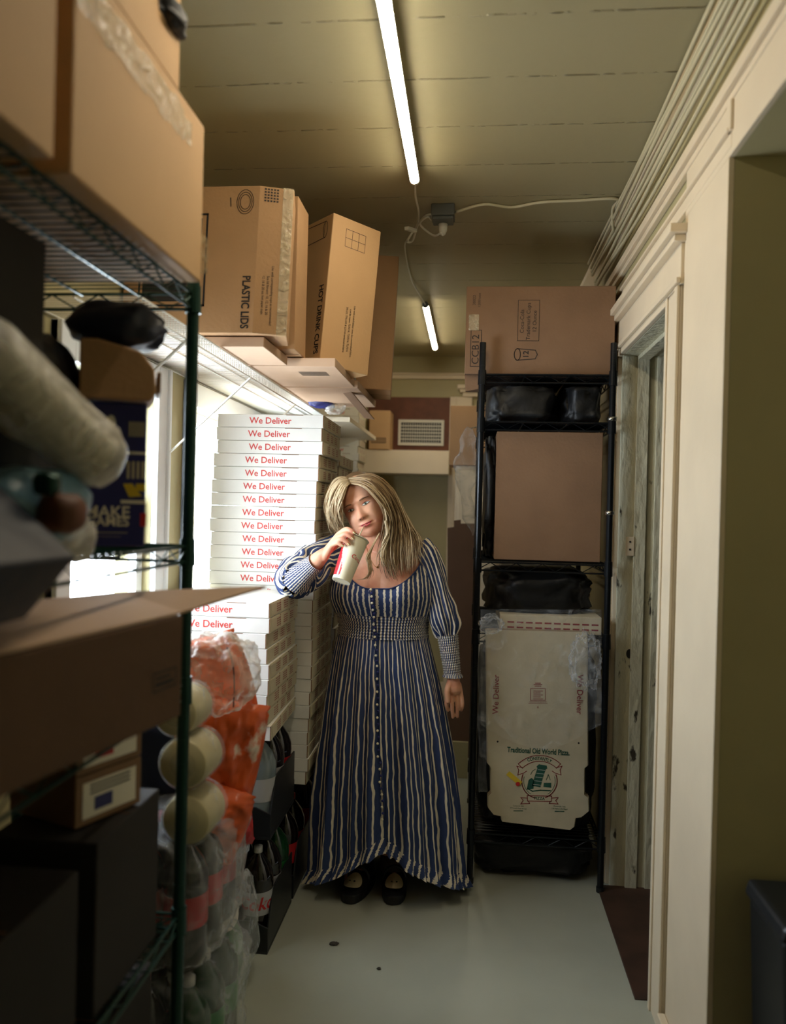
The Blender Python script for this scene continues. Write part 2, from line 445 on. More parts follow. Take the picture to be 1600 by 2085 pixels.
m.box(WALL_R - 0.024, WALL_R - 0.0065, D0 + 0.0005, D1 - 0.0005, DZ - 0.02, DZ)
m.box(WALL_R - 0.036, WALL_R - 0.0245, D0 - 0.175, D1 + 0.145, DZ + 0.002, DZ + 0.018)
m.box(WALL_R - 0.045, WALL_R, D0 - 0.18, D1 + 0.15, DZ + 0.115, DZ + 0.135)
m.box(WALL_R - 0.060, WALL_R, D0 - 0.195, D1 + 0.165, DZ + 0.135, DZ + 0.160)
struct(m.build('trim_2', 'trim_paint', bevel=0.0025), 'moulded cream door casing with a cap on the right wall', 'trim')
# jambs and stops with battered paint
m = MB()
m.box(WALL_R - 0.006, x1, D1 - 0.02, D1, 0, DZ - 0.02); m.box(WALL_R + 0.05, WALL_R + 0.095, D1 - 0.034, D1 - 0.02, 0, DZ - 0.02)
m.box(WALL_R + 0.125, x1, D1 - 0.03, D1 - 0.02, 0, DZ - 0.02)
m.box(WALL_R - 0.006, x1, D0, D0 + 0.02, 0, DZ - 0.02); m.box(WALL_R - 0.006, x1, D0, D1, DZ - 0.02, DZ); m.box(WALL_R + 0.05, WALL_R + 0.095, D0 + 0.02, D1 - 0.034, DZ - 0.036, DZ - 0.02)
struct(m.build('trim_3', 'jamb_paint', bevel=0.002), 'chipped and stained door jamb of the right doorway', 'trim')
jk = thing('strike_plate', 'small painted-over latch plate on the chipped door jamb', 'latch', (0.62, D1 - 0.022, 1.33))
q = MB().box(0.600, 0.632, D1 - 0.038, D1 - 0.0345, 1.30, 1.375); q.build('plate', 'trim_paint', jk, bevel=0.004)
q = MB().tube([(0.616, D1 - 0.040, 1.355), (0.616, D1 - 0.0379, 1.355)], 0.004, 8).tube([(0.616, D1 - 0.040, 1.325), (0.616, D1 - 0.0379, 1.325)], 0.004, 8)
q.build('screw', 'black_ink', jk)
q = MB(); c = P(1281, 1331, Y=D1 - 0.0215); q.lathe([(0.012, 0), (0.012, 0.002)], c, 16, M=Matrix.Rotation(R(90), 3, 'X') @ Matrix.Diagonal((1, 1.5, 1)).to_3x3())
tag(q.build('jamb_hole', 'black_ink'), 'dark oval bolt hole in the chipped door jamb', 'hole')
# picture rail mouldings and crown along the right wall
m = MB()
m.box(WALL_R - 0.030, WALL_R, BACK, FAR, 2.425, 2.455); m.box(WALL_R - 0.018, WALL_R, BACK, FAR, 2.405, 2.425)
m.box(WALL_R - 0.026, WALL_R, A1 - 0.02, FAR, 2.335, 2.345); m.box(WALL_R - 0.016, WALL_R, A1 - 0.02, FAR, 2.300, 2.335)
m.box(WALL_R - 0.022, WALL_R, A1 - 0.03, A1 + 0.0, 2.335, 2.405)
struct(m.build('trim_4', 'trim_paint', bevel=0.003), 'long horizontal rail mouldings high on the right wall', 'trim')
m = MB().prism([(0, 0), (-0.05, 0), (-0.045, -0.015), (-0.012, -0.05), (0, -0.06)], (WALL_R, BACK, CEIL), XP, ZP, (0, FAR - BACK, 0))
struct(m.build('trim_5', 'trim_paint'), 'crown moulding between ceiling and right wall', 'trim')
# far wall trims
cf = P(940, 772, Y=FAR - 0.02)
m = MB().box(WALL_L, WALL_R, FAR - 0.02, FAR, cf.z, cf.z + 0.03).box(WALL_L, WALL_R, FAR - 0.035, FAR, cf.z + 0.03, cf.z + 0.045)
struct(m.build('trim_6', 'trim_paint', bevel=0.003), 'thin picture rail across the end wall', 'trim')
a, b = P(913, 950, Y=FAR - 0.03), P(958, 950, Y=FAR - 0.03)
tz = P(950, 808, Y=FAR - 0.03).z
m = MB().box(a.x, b.x, FAR - 0.03, FAR, 0, tz).box(a.x + 0.035, a.x + 0.05, FAR - 0.042, FAR - 0.03, 0, tz)
m.box(P(942, 800, Y=FAR).x, 0.25, FAR - 0.045, FAR, tz, tz + 0.03).box(P(937, 790, Y=FAR).x, 0.27, FAR - 0.065, FAR, tz + 0.03, tz + 0.055).box(P(932, 780, Y=FAR).x, 0.29, FAR - 0.085, FAR, tz + 0.055, tz + 0.085)
struct(m.build('trim_7', 'trim_paint', bevel=0.003), 'cream door casing with stepped cap on the end wall', 'trim')
# baseboard
m = MB().box(WALL_R - 0.036, WALL_R - 0.0145, A0 + 0.6, 2.235, 0, 0.085)
struct(m.build('baseboard_right', 'trim_paint', bevel=0.003), 'low cream baseboard strip at the foot of the right wall', 'baseboard')
m = MB().box(WALL_L, WALL_R, FAR - 0.015, FAR, 0, 0.14)
struct(m.build('baseboard_far', 'trim_paint', bevel=0.003), 'cream baseboard along the end wall', 'baseboard')
m = MB().box(FX - 0.03, x1, D0 + 0.02, D1 - 0.02, -0.006, 0.006)
struct(m.build('trim_8', 'dark_wood', bevel=0.002), 'dark worn wooden threshold in the right doorway', 'trim')
# beige boxed ledge on the far wall, brown board and vent
a, b = P(738, 918, Y=5.78), P(913, 966, Y=5.78)
m = MB().prism([(0, 0), (0, 0.01), (0.02, 0.175), (0.27, 0.175), (0.27, 0)], (a.x, 5.78, b.z), YP, ZP, (b.x - a.x, 0, 0))
LEDGE_Z = b.z + 0.175
struct(m.build('trim_9', 'trim_paint', bevel=0.003), 'boxed-in beige ledge below the wall vent', 'trim')
a, b = P(776, 808, Y=FAR - 0.02), P(950, 914, Y=FAR - 0.02)
m = MB().box(a.x - 0.1, b.x, FAR - 0.018, FAR - 0.002, LEDGE_Z, a.z)
tag(m.build('wall_board', 'brown_board'), 'reddish brown board fixed to the end wall around the vent', 'board')
a, b = P(811, 854, Y=FAR - 0.03), P(903, 908, Y=FAR - 0.03)
v = thing('wall_vent', 'white metal grille vent on the brown board', 'vent', ((a.x + b.x) / 2, FAR - 0.03, b.z))
f = MB(); w = 0.022; y0, y1 = FAR - 0.032, FAR - 0.0185
f.box(a.x, b.x, y0, y1, b.z, b.z + w).box(a.x, b.x, y0, y1, a.z - w, a.z).box(a.x, a.x + w, y0, y1, b.z + w, a.z - w).box(b.x - w, b.x, y0, y1, b.z + w, a.z - w)
f.build('frame', 'white_plastic', v, bevel=0.002)
f = MB().box(a.x + w, b.x - w, y1 - 0.004, y1, b.z + w, a.z - w); f.build('backing', 'black_plastic', v)
f = MB()
for k in range(1, 6): z = b.z + w + (a.z - b.z - 2 * w) * k / 6; f.box(a.x + w, b.x - w, y0 + 0.002, y1 - 0.005, z - 0.0035, z + 0.0035)
for k in range(1, 17): x = a.x + w + (b.x - a.x - 2 * w) * k / 17; f.box(x - 0.002, x + 0.002, y0 + 0.003, y1 - 0.005, b.z + w, a.z - w)
f.build('grille', 'white_plastic', v)

# ================================================================ lights and cables on the ceiling
def tube_light(x, y0, y1, label, cord):
    t = thing('tube_light', label, 'ceiling light', (x, (y0 + y1) / 2, CEIL - 0.05), 'tube lights on the ceiling')
    g = MB(); n = 16; r = 0.0165; zc = CEIL - 0.034
    def prof(a): return (r * math.cos(a), r * math.sin(a))
    # lower diffuser
    poly = [prof(R(180 + 12) + (R(156)) * k / n) for k in range(n + 1)]
    g.prism([(p[0], p[1]) for p in poly], (x, y0 + 0.012, zc), XP, ZP, (0, y1 - y0 - 0.024, 0))
    g.build('diffuser', 'tube_glow', t, smooth=False)
    h = MB().prism([(-0.0162, -0.003), (0.0162, -0.003), (0.015, 0.012), (-0.015, 0.012)], (x, y0 + 0.012, zc), XP, ZP, (0, y1 - y0 - 0.024, 0))
    h.build('housing', 'white_plastic', t)
    for (ya, yb) in ((y0, y0 + 0.0118), (y1 - 0.0118, y1)):
        e = MB().tube([(x, ya, zc - 0.002), (x, yb, zc - 0.002)], 0.0172, 16)
        e.build('end_cap', 'grey_plastic' if (cord and ya == y0) else 'white_plastic', t)
    for yc in (y0 + 0.2, y1 - 0.2):
        c = MB().box(x - 0.011, x + 0.011, yc - 0.012, yc + 0.012, zc + 0.0125, CEIL); c.build('clip', 'white_plastic', t)
    return t
tube_light(-0.225, 1.21, 2.73, 'long glowing ceiling tube nearer the camera', False)
tube_light(-0.285, 4.38, 5.55, 'short-looking glowing ceiling tube farther down the room', True)
def cable(name, pts, r, label, cat='cable', m='cable_paint', group=None, n=6, sub=6):
    q = []; pts = [Vector(p) for p in pts]
    for i in range(len(pts) - 1):
        p0, p1, p2, p3 = pts[max(i - 1, 0)], pts[i], pts[i + 1], pts[min(i + 2, len(pts) - 1)]
        for k in range(sub):
            t = k / sub
            q.append(0.5 * ((2 * p1) + (p2 - p0) * t + (2 * p0 - 5 * p1 + 4 * p2 - p3) * t * t + (3 * p1 - p0 - 3 * p2 + p3) * t ** 3))
    q.append(pts[-1])
    return tag(MB().tube(q, r, n).build(name, m, smooth=True), label, cat, group)
cz = CEIL - 0.007
pt = lambda x, y: P(x, y, Z=cz)
def pz(x, y, dz): return P(x, y, Z=CEIL - dz)
jb = P(902, 438, Z=CEIL - 0.03)
j = thing('junction_box', 'square grey junction box on the ceiling between the tubes', 'junction box', (jb.x, jb.y, CEIL))
q = MB().box(jb.x - 0.045, jb.x + 0.045, jb.y - 0.045, jb.y + 0.045, CEIL - 0.045, CEIL); q.build('box', 'grey_plastic', j, bevel=0.004)
q = MB().box(jb.x - 0.04, jb.x + 0.04, jb.y - 0.04, jb.y + 0.04, CEIL - 0.058, CEIL - 0.0455); q.build('socket_plate', 'grey_plastic', j, bevel=0.004)
q = MB().tube([(jb.x, jb.y + 0.02, CEIL - 0.0585), (jb.x, jb.y + 0.02, CEIL - 0.085), (jb.x, jb.y + 0.02, CEIL - 0.10)], [0.018, 0.016, 0.009], 12)
tag(q.build('plug', 'white_plastic', smooth=True), 'white plug pushed into the grey ceiling junction box', 'plug')
cable('ceiling_cable', [(jb.x + 0.046, jb.y, CEIL - 0.02), pt(985, 416), pt(1040, 422), pt(1100, 412), pt(1180, 408), pt(1255, 405), (WALL_R - 0.075, P(1283, 415, Z=cz).y + .02, CEIL - 0.02), (WALL_R - 0.056, P(1292, 425, Z=cz).y + 0.06, CEIL - 0.075)], 0.006, 'thin painted cable crossing the ceiling to the right wall')
cable('lamp_cord', [(-0.225, 2.735, CEIL - 0.036), pz(846, 400, .03), pz(852, 430, .02), pz(850, 455, .03), pz(835, 480, .07), pz(828, 492, .09), pz(840, 490, .08), pz(850, 460, .05), pz(865, 440, .04), pz(880, 436, .04), (jb.x - 0.047, jb.y, CEIL - 0.03)], 0.0042, 'looped white cord hanging from the nearer tube light', 'cord', 'white_plastic')
cable('lamp_cord', [(jb.x, jb.y + 0.02, CEIL - 0.101), pz(898, 474, .11), pz(885, 480, .09), pz(868, 470, .07), pz(855, 455, .05), pz(870, 442, .05), (jb.x - 0.047, jb.y + 0.02, CEIL - 0.04)], 0.004, 'white cord drooping from the ceiling plug to the junction box', 'cord', 'white_plastic')
cable('lamp_cord', [pz(831, 490, .10), pz(824, 498, .05), pz(828, 530, .01), pz(838, 570, .01), pz(848, 590, .02), pz(856, 603, .03), (-0.285, 4.375, CEIL - 0.036)], 0.0035, 'thin cord running along the ceiling to the farther tube', 'cord', 'white_plastic')
sw = P(835, 468, Z=CEIL - 0.08)
q = MB().bar(sw + Vector((-0.012, -0.03, -0.004)), sw + Vector((0.016, 0.04, 0.01)), 0.020, 0.014)
tag(q.build('cord_switch', 'white_plastic', bevel=0.003), 'small white inline switch on the looped ceiling cord', 'switch')
# bundle of painted cables along the top of the right wall
rows = [(0.062, 0.010), (0.058, 0.030), (0.052, 0.048), (0.044, 0.066), (0.036, 0.088), (0.034, 0.110), (0.030, 0.135)]
for i, (dx, dz) in enumerate(rows):
    pts = []
    y = BACK + 0.05
    while y < 3.75:
        pts.append((WALL_R - dx + 0.004 * math.sin(y * 3 + i * 2) - 0.002, y, CEIL - dz - 0.007 + 0.006 * noise.noise(Vector((y * 1.7, i * 5.1, 0))) + (0.010 * math.sin(y * 2.1 + i) if i > 3 else 0)))
        y += 0.22
    cable('wall_cable', pts, 0.0062, ['painted cable of the wall bundle, topmost against the ceiling', 'painted cable of the wall bundle, second below the ceiling', 'painted cable of the wall bundle, third below the ceiling', 'painted cable in the middle of the wall bundle', 'painted wavy cable, third from the bottom of the bundle', 'painted wavy cable, second from the bottom of the bundle', 'painted wavy cable, lowest of the wall bundle'][i], 'cable', group='cables along the top of the right wall', sub=3)
# dropped stains on floor
for (px, py, s) in ((680, 1921, 0.011), (771, 1972, 0.005)):
    c = P(px, py, Z=0.003)
    q = MB().blob(c, (s * 1.3, s, 0.0028), 0.4, 2.5, px, 16, 8)
    tag(q.build('floor_crumb', 'dark_room'), 'dark crumb on the pale floor, %s' % ('the larger one left of centre' if px < 700 else 'the tiny one below the shoes'), 'crumb')
# dark bin standing in the alcove
t = thing('storage_bin', 'dark bin standing in the shaded alcove at lower right', 'bin', (0.80, 1.70, 0))
MB().prism([(-0.14, 0), (0.14, 0), (0.165, 0.62), (-0.165, 0.62)], (0.80, 1.62, 0), XP, ZP, (0, 0.2, 0)).build('body', 'black_plastic', t, bevel=0.01)
MB().prism([(-0.175, 0), (0.175, 0), (0.165, 0.035), (-0.165, 0.035)], (0.80, 1.61, 0.6205), XP, ZP, (0, 0.22, 0)).build('lid', 'black_plastic', t, bevel=0.01)
# ================================================================ wire racks
def rack_shelf(parent, x0, x1, y0, y1, z, m, along='x', sp=0.026, trim_r=0.0035):
    q = MB()
    for zz in (z, z - 0.032):
        for a, b in (((x0, y0), (x1, y0)), ((x1, y0), (x1, y1)), ((x1, y1), (x0, y1)), ((x0, y1), (x0, y0))):
            q.tube([(a[0], a[1], zz - 0.004), (b[0], b[1], zz - 0.004)], trim_r, 6)
    # zig-zag truss between the two rods
    for (ax, ay, bx, by) in ((x1, y0, x1, y1), (x0, y0, x0, y1), (x0, y1, x1, y1), (x0, y0, x1, y0)):
        L = math.hypot(bx - ax, by - ay); n = max(2, int(L / 0.05)); pts = []
        for k in range(n + 1): pts.append((ax + (bx - ax) * k / n, ay + (by - ay) * k / n, z - 0.005 if k % 2 else z - 0.034))
        q.tube(pts, 0.002, 4)
    if along == 'x':
        n = int((y1 - y0) / sp)
        for k in range(1, n): y = y0 + (y1 - y0) * k / n; q.tube([(x0, y, z), (x1, y, z)], 0.0018, 4, caps=False)
        for f in (0.33, 0.67): q.tube([(x0 + (x1 - x0) * f, y0, z - 0.006), (x0 + (x1 - x0) * f, y1, z - 0.006)], 0.003, 5)
    else:
        n = int((x1 - x0) / sp)
        for k in range(1, n): x = x0 + (x1 - x0) * k / n; q.tube([(x, y0, z), (x, y1, z)], 0.0018, 4, caps=False)
        for f in (0.33, 0.67): q.tube([(x0, y0 + (y1 - y0) * f, z - 0.006), (x1, y0 + (y1 - y0) * f, z - 0.006)], 0.003, 5)
    return q.build('wire_shelf', m, parent)
def rack(name, label, x0, x1, y0, y1, zs, top, m, rpost=0.0127):
    t = thing(name, label, 'shelf rack', ((x0 + x1) / 2, (y0 + y1) / 2, 0))
    for (x, y) in ((x1, y1), (x0, y1), (x1, y0), (x0, y0)):
        q = MB().tube([(x, y, 0.02), (x, y, top)], rpost, 14)
        k = 0.0
        while 0.1 + k < top - 0.03:      # ring grooves of the post
            q.tube([(x, y, 0.1 + k), (x, y, 0.103 + k)], rpost + 0.0006, 14); k += 0.0508
        p = q.build('post', m, t)
        MB().tube([(x, y, 0), (x, y, 0.02)], rpost + 0.003, 12).build('foot', 'black_plastic', p, off=t.location)
        for z in zs:
            c = MB().tube([(x, y, z - 0.045), (x, y, z + 0.012)], [rpost + 0.0045, rpost + 0.003], 14)
            c.build('collar', m, p, off=t.location)
    for z in zs: rack_shelf(t, x0, x1, y0, y1, z, m)
    return t
LR = (-0.955, -0.592, 0.62, 1.60)
LZ = [0.14, 0.60, 1.085, 1.375, 1.905]
rack('green_wire_rack', 'green epoxy wire rack at the left edge loaded with boxes and bags', LR[0], LR[1], LR[2], LR[3], LZ, 1.925, 'green_metal')

# ---------------------------------------------------------------- cartons
def carton(name, label, x0, x1, y0, y1, z0, z1, m='cardboard', T=None, cat='box', group=None, flaps=None, tape=False, org=None, seam='top'):
    c = Vector(((x0 + x1) / 2, (y0 + y1) / 2, z0))
    if T: c = T @ c
    t = thing(name, label, cat, c, group)
    q = MB(); q.T = T
    q.box(x0, x1, y0, y1, z0, z1, 0)
    b = q.build('carton_body', m, t, bevel=0.003)
    e = 0.0012
    q = MB(); q.T = T; ym = (y0 + y1) / 2          # the top and bottom flap seams
    q.box(x0 + 0.004, x1 - 0.004, ym - 0.001, ym + 0.001, z1 - 0.001, z1 + e); q.box(x0 + 0.004, x1 - 0.004, ym - 0.001, ym + 0.001, z0 - e * 0.5, z0 + 0.001)
    q.build('flap_seam', 'kraft_core', t)
    if tape:
        q = MB(); q.T = T
        q.box(x0 - 0.0006, x1 + 0.0006, ym - 0.026, ym + 0.026, z1 + e, z1 + e + 0.0004)
        q.box(x1 + 0.0004, x1 + 0.001, ym - 0.026, ym + 0.026, z1 - 0.07, z1)
        q.build('packing_tape', 'tape', t)
    return t
def rotz(cx, cy, a, tilt=0, ty=0, cz=0):
    return Matrix.Translation((cx, cy, cz)) @ Matrix.Rotation(R(a), 4, 'Z') @ Matrix.Rotation(R(tilt), 4, 'X') @ Matrix.Rotation(R(ty), 4, 'Y')

# big carton on top of the rack, with a raised flap above it
SH = LZ[4] + 0.003
BX = -0.556
t = thing('large_carton', 'big tan carton with a glossy strip of tape on top of the green rack', 'box', (-0.77, 1.28, SH))
MB().box(-1.0, BX, 1.025, 1.545, SH, SH + 0.315).build('carton_body', 'cardboard_light', t, bevel=0.004)
q = MB().box(BX - 0.004, BX - 0.0005, 1.03, 1.405, SH + 0.3155, CEIL - 0.02); q.build('raised_flap', 'cardboard_light', t, bevel=0.001)
q = MB().box(-1.0, -0.996, 1.03, 1.54, SH + 0.3155, SH + 0.56); q.build('raised_flap', 'cardboard_light', t, bevel=0.001)
q = MB()
def tp(u, v):
    y = 0.99 + 0.44 * u
    w = 0.062 * (1 + 0.08 * math.sin(u * 40)) * (0.7 if u > .9 else 1)
    return Vector((BX + 0.0018 + 0.0016 * noise.noise(Vector((u * 22, v * 3, 0))), y + 0.04, SH + 0.262 + w * (v - 0.5) + 0.003 * math.sin(u * 25)))
q.grid(tp, 60, 5); q.build('packing_tape', 'tape', t, smooth=True)
q = MB().prism([(0, 0), (0.27, 0), (0.27, 0.07), (0.25, 0.09), (0, 0.09)], (BX - 0.26, 1.549, SH + 0.02), XP, ZP, (0, 0.0015, 0)); q.build('end_tape', 'tape', t)
carton('large_carton', 'tan carton at the top left corner behind the dark gap', -1.0, BX - 0.002, 0.70, 0.985, SH, SH + 0.62, 'cardboard_light')
t = thing('bottom_flap', 'flat brown cardboard sheet under the big tan carton', 'cardboard', (-0.77, 1.2, SH))
# black rolled bag hanging over the flap
q = MB().blob(P(342, 38, Y=1.36), (0.030, 0.05, 0.022), 0.25, 2, 3, 24, 16); q.blob(P(318, 20, Y=1.34), (0.028, 0.05, 0.03), 0.25, 2, 5, 24, 16)
bpy.data.objects.remove(t)
tag(q.build('black_glove', 'black_bag', smooth=True), 'small black crumpled bag poking over the top of the big tan carton', 'bag')

# things under the top shelf
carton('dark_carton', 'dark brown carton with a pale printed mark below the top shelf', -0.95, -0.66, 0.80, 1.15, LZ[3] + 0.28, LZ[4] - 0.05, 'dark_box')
# supports of it: blue carton stack
t = thing('blue_carton', 'blue printed carton with yellow and white lettering beside the window', 'box', (-0.73, 1.46, LZ[3] + .003))
bz0, bz1 = LZ[3] + 0.003, LZ[3] + 0.270
bl, br = P(186, 1000, Y=1.42).x, P(296, 1000, Y=1.42).x
BT = Matrix.Translation((br, 1.42, 0)) @ Matrix.Rotation(R(24), 4, 'Z') @ Matrix.Translation((-br, -1.42, 0))
q = MB(); q.T = BT; q.box(bl - 0.05, br, 1.42, 1.54, bz0, bz1); q.build('carton_body', 'blue_print', t, bevel=0.003)
q = MB(); q.T = BT; o = (0, 1.4192, 0)
def bq(px0, py0, px1, py1, m):
    a, b = P(px0, py0, Y=1.4192), P(px1, py1, Y=1.4192); q.poly([(a.x, b.z), (b.x, b.z), (b.x, a.z), (a.x, a.z)], o, XP, ZP, m)
put_text(q, 'MAKE', P(226, 1043, Y=1.4192), XP, ZP, 0.030, 0, bold=0.02); put_text(q, 'GAMES', P(226, 1062, Y=1.4192), XP, ZP, 0.024, 0, bold=0.02)
bq(200, 1082, 262, 1085, 2); bq(200, 1090, 250, 1092, 2); bq(250, 920, 296, 926, 0)
q.poly([(P(245, 985, Y=1.4).x, P(245, 985, Y=1.4).z), (P(262, 984, Y=1.4).x, P(262, 984, Y=1.4).z), (P(280, 1010, Y=1.4).x, P(280, 1010, Y=1.4).z), (P(256, 1012, Y=1.4).x, P(256, 1012, Y=1.4).z)], o, XP, ZP, 1)
bq(278, 985, 296, 1000, 1); bq(250, 1018, 296, 1026, 0); bq(286, 1045, 296, 1072, 3)
for k in range(4): bq(262 + k * 9, 940, 266 + k * 9, 975, 2)
for k in range(5): bq(266 + k * 6, 860, 269 + k * 6, 890, 2)
q.poly([(P(233 + 9 * math.cos(a * .6), 862 + 14 * math.sin(a * .6), Y=1.4192).x, P(233 + 9 * math.cos(a * .6), 862 + 14 * math.sin(a * .6), Y=1.4192).z) for a in range(10)], o, XP, ZP, 0)
q.build('printing', ['foam_white', 'yellow_sticker', 'box_side', 'cola_cap'], t)
a, b = P(180, 700, Y=1.40), P(318, 822, Y=1.40)
t = thing('brown_parcel', 'small tan box with rounded corners resting on the blue carton', 'box', ((a.x + b.x) / 2, 1.47, bz1 + 0.002))
q = MB(); q.T = Matrix.Translation((b.x, 1.40, 0)) @ Matrix.Rotation(R(24), 4, 'Z') @ Matrix.Translation((-b.x, -1.40, 0)); q.prism([(a.x, bz1 + 0.003), (b.x - 0.01, bz1 + 0.003), (b.x, bz1 + 0.02), (b.x - 0.005, a.z - 0.045), (b.x - 0.03, a.z - 0.015), (a.x + 0.03, a.z + 0.002), (a.x, a.z)], (0, 1.40, 0), XP, ZP, (0, 0.13, 0)); q.build('carton_body', 'cardboard', t, bevel=0.004)
QT = q.T; q = MB(); q.T = QT; q.box(b.x + 0.001, b.x + 0.008, 1.41, 1.50, bz1 + 0.02, a.z - 0.05); q.build('end_flap', 'cardboard_dark', t, bevel=0.002)
q = MB().blob(((a.x + b.x) / 2 - 0.045, 1.47, a.z + 0.045), (0.085, 0.07, 0.045), 0.15, 2, 9, 32, 20)
tag(q.build('navy_packet', 'navy_bag', smooth=True), 'dark navy packet squeezed between the small tan box and the top shelf', 'packet')
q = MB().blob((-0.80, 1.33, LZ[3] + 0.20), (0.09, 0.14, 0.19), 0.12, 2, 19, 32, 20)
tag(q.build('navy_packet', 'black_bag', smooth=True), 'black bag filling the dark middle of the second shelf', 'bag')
q = MB(); c = P(33, 640, Y=1.13)
q.line([(0, 0), (0, 0.03), (0.012, 0.015), (0.024, 0.03), (0.024, 0)], (c.x, 0.799, c.z - .02), XP, ZP, 0.004); 
# plastic bags on the second shelf (near): foam cup sleeves and a bread bag
def seg_bag(name, pts, r, label, m, cat='bag', seed=0, parent=None, flat=0.85, amp=0.06, n=28, sub=10):
    q = []; pts = [Vector(p) for p in pts]; rr = []
    for i in range(len(pts) - 1):
        for k in range(sub): q.append(pts[i].lerp(pts[i + 1], k / sub)); rr.append(r[i] + (r[i + 1] - r[i]) * k / sub)
    q.append(pts[-1]); rr.append(r[-1])
    mb = MB().tube(q, rr, n, flat=flat)
    for i, v in enumerate(mb.v): mb.v[i] = v + Vector((noise.noise(v * 14 + Vector((seed, 0, 0))), noise.noise(v * 14 + Vector((0, seed, 3))), noise.noise(v * 16 + Vector((5, 0, seed))))) * amp * 0.3
    return mb
a = P(20, 770, Y=1.02); b = P(190, 930, Y=1.14)
t = thing('cup_sleeve_bag', 'clear bag of stacked white foam cups slumping off the second rack shelf', 'bag', (b.x, b.y, LZ[3]))
d = (b - a); q = MB()
for k in range(10):
    c = a - d * 0.25 + d * (1.25 * k / 10) 
    M = d.to_track_quat('Z', 'Y').to_matrix()
    q.lathe([(0.036, 0), (0.040, 0.022), (0.043, 0.024), (0.043, 0.027), (0.03, 0.0275)], c, 24, M=M)
q.build('foam_cups', 'foam_white', t, smooth=True)
mb = seg_bag('x', [a - d * 0.5, a - d * .3, a, b, b + d * 0.10, b + d * 0.22 + Vector((0, 0, -.012))], [0.045, 0.051, 0.053, 0.053, 0.047, 0.02], '', 'bag_film', seed=2, amp=0.04)
mb.build('plastic_bag', 'bag_film', t, smooth=True)
a = P(45, 1010, Y=1.06); b = P(120, 1085, Y=1.14)
t = thing('bread_bag', 'pale blue printed bag of brown rolls under the foam cup bag', 'bag', (b.x, b.y, LZ[3]))
MB().blob(a.lerp(b, 0.3), (0.062, 0.10, 0.058), 0.12, 2, 4, 36, 24).build('printed_bag', 'blue_bag', t, smooth=True)
MB().blob(P(125, 1045, Y=1.035), (0.030, 0.035, 0.028), 0.1, 2, 6, 24, 16).build('roll', 'bread_brown', t, smooth=True)
MB().blob(P(95, 985, Y=1.00), (0.018, 0.015, 0.016), 0.1, 2, 6, 24, 16).build('roll', 'green_metal', t, smooth=True)
MB().blob(P(140, 1098, Y=1.09), (0.026, 0.06, 0.034), 0.15, 2, 8, 24, 16).build('bag_end', 'bag_film', t, smooth=True)
# dark tilted carton in the near corner of the third shelf
c = P(18, 1110, Y=0.93)
T = Matrix.Translation((c.x - 0.04, 0.90, c.z)) @ Matrix.Rotation(R(0), 4, 'Z') @ Matrix.Rotation(R(40), 4, 'Y')
t = thing('black_crate', 'black carton tipped on its corner at the left edge', 'box', c)
q = MB(); q.T = T; q.box(-0.09, 0.09, -0.10, 0.08, -0.055, 0.055); q.build('carton_body', 'navy_bag', t, bevel=0.004)
# carton with the long protruding flap
pa, pb = Vector((-0.58, 0.88)), P(372, 1300, Y=1.33).xy
ang = math.atan2(pb.y - pa.y, pb.x - pa.x); L = (pb - pa).length
ztop = P(372, 1252, Y=1.33).z; zb = LZ[2] + 0.004
T = Matrix.Translation((pa.x, pa.y, 0)) @ Matrix.Rotation(ang, 4, 'Z')
t = thing('long_carton', 'wide brown carton with a long flap jutting into the aisle', 'box', (pb.x, pb.y, zb))
q = MB(); q.T = T; q.box(-0.2, L, 0.0, 0.34, zb, ztop); q.build('carton_body', 'cardboard_brown', t, bevel=0.004)
q = MB(); tip = P(541, 1197, Y=1.47)
e0 = T @ Vector((-0.2, 0.0, ztop + 0.002)); e1 = T @ Vector((L, 0.002, ztop + 0.002)); e2 = T @ Vector((L, 0.16, ztop + 0.01)); e3 = T @ Vector((-0.2, 0.30, ztop + 0.03))
th = Vector((0, 0, 0.004))
vs = [e0, e1, tip, e2 + Vector((0, .06, 0.012)), e3]; q.add(vs + [v + th for v in vs], [(4, 3, 2, 1, 0), (5, 6, 7, 8, 9), (0, 1, 6, 5), (1, 2, 7, 6), (2, 3, 8, 7), (3, 4, 9, 8), (4, 0, 5, 9)])
q.build('long_flap', 'cardboard_pale', t)
q = MB(); u = (T.to_3x3() @ XP); o = T @ Vector((L - 0.09, -0.0006, zb + 0.06))
q.line([(0, 0), (0.07, 0), (0.07, 0.03), (0, 0.03)], o, u, ZP, 0.003, closed=True); q.line([(0.01, 0.01), (0.06, 0.01)], o, u, ZP, 0.006); q.line([(0.01, 0.02), (0.05, 0.02)], o, u, ZP, 0.004)
q.build('printed_mark', 'black_ink', t)
# lower shelf: tea cartons
def tea(x, y, z, colr, label):
    t = thing('tea_carton', label, 'box', (x, y, z), 'small brown cartons on the lower shelf')
    h = 0.088
    T = Matrix.Translation((x, y, z)) @ Matrix.Rotation(R(-22), 4, 'Z')
    q = MB(); q.T = T; q.box(-0.17, 0, -0.09, 0.06, 0, h); q.build('carton_body', 'cardboard_dark', t, bevel=0.003)
    q = MB(); q.T = T; q.box(0.0004, 0.0012, -0.075, 0.045, 0.012, h - 0.014, 0)
    q.box(0.0014, 0.002, -0.05, -0.01, 0.022, 0.045, 1)
    for k in range(3): q.box(0.0014, 0.002, -0.06, 0.03, 0.052 + k * 0.007, 0.055 + k * 0.007, 2)
    q.build('paper_label', ['foam_white', colr, 'black_ink'], t)
zt = LZ[1] + 0.004
carton('dark_carton', 'dark carton holding up the two small brown cartons', -0.79, -0.60, 1.24, 1.50, zt, zt + 0.292, 'dark_box')
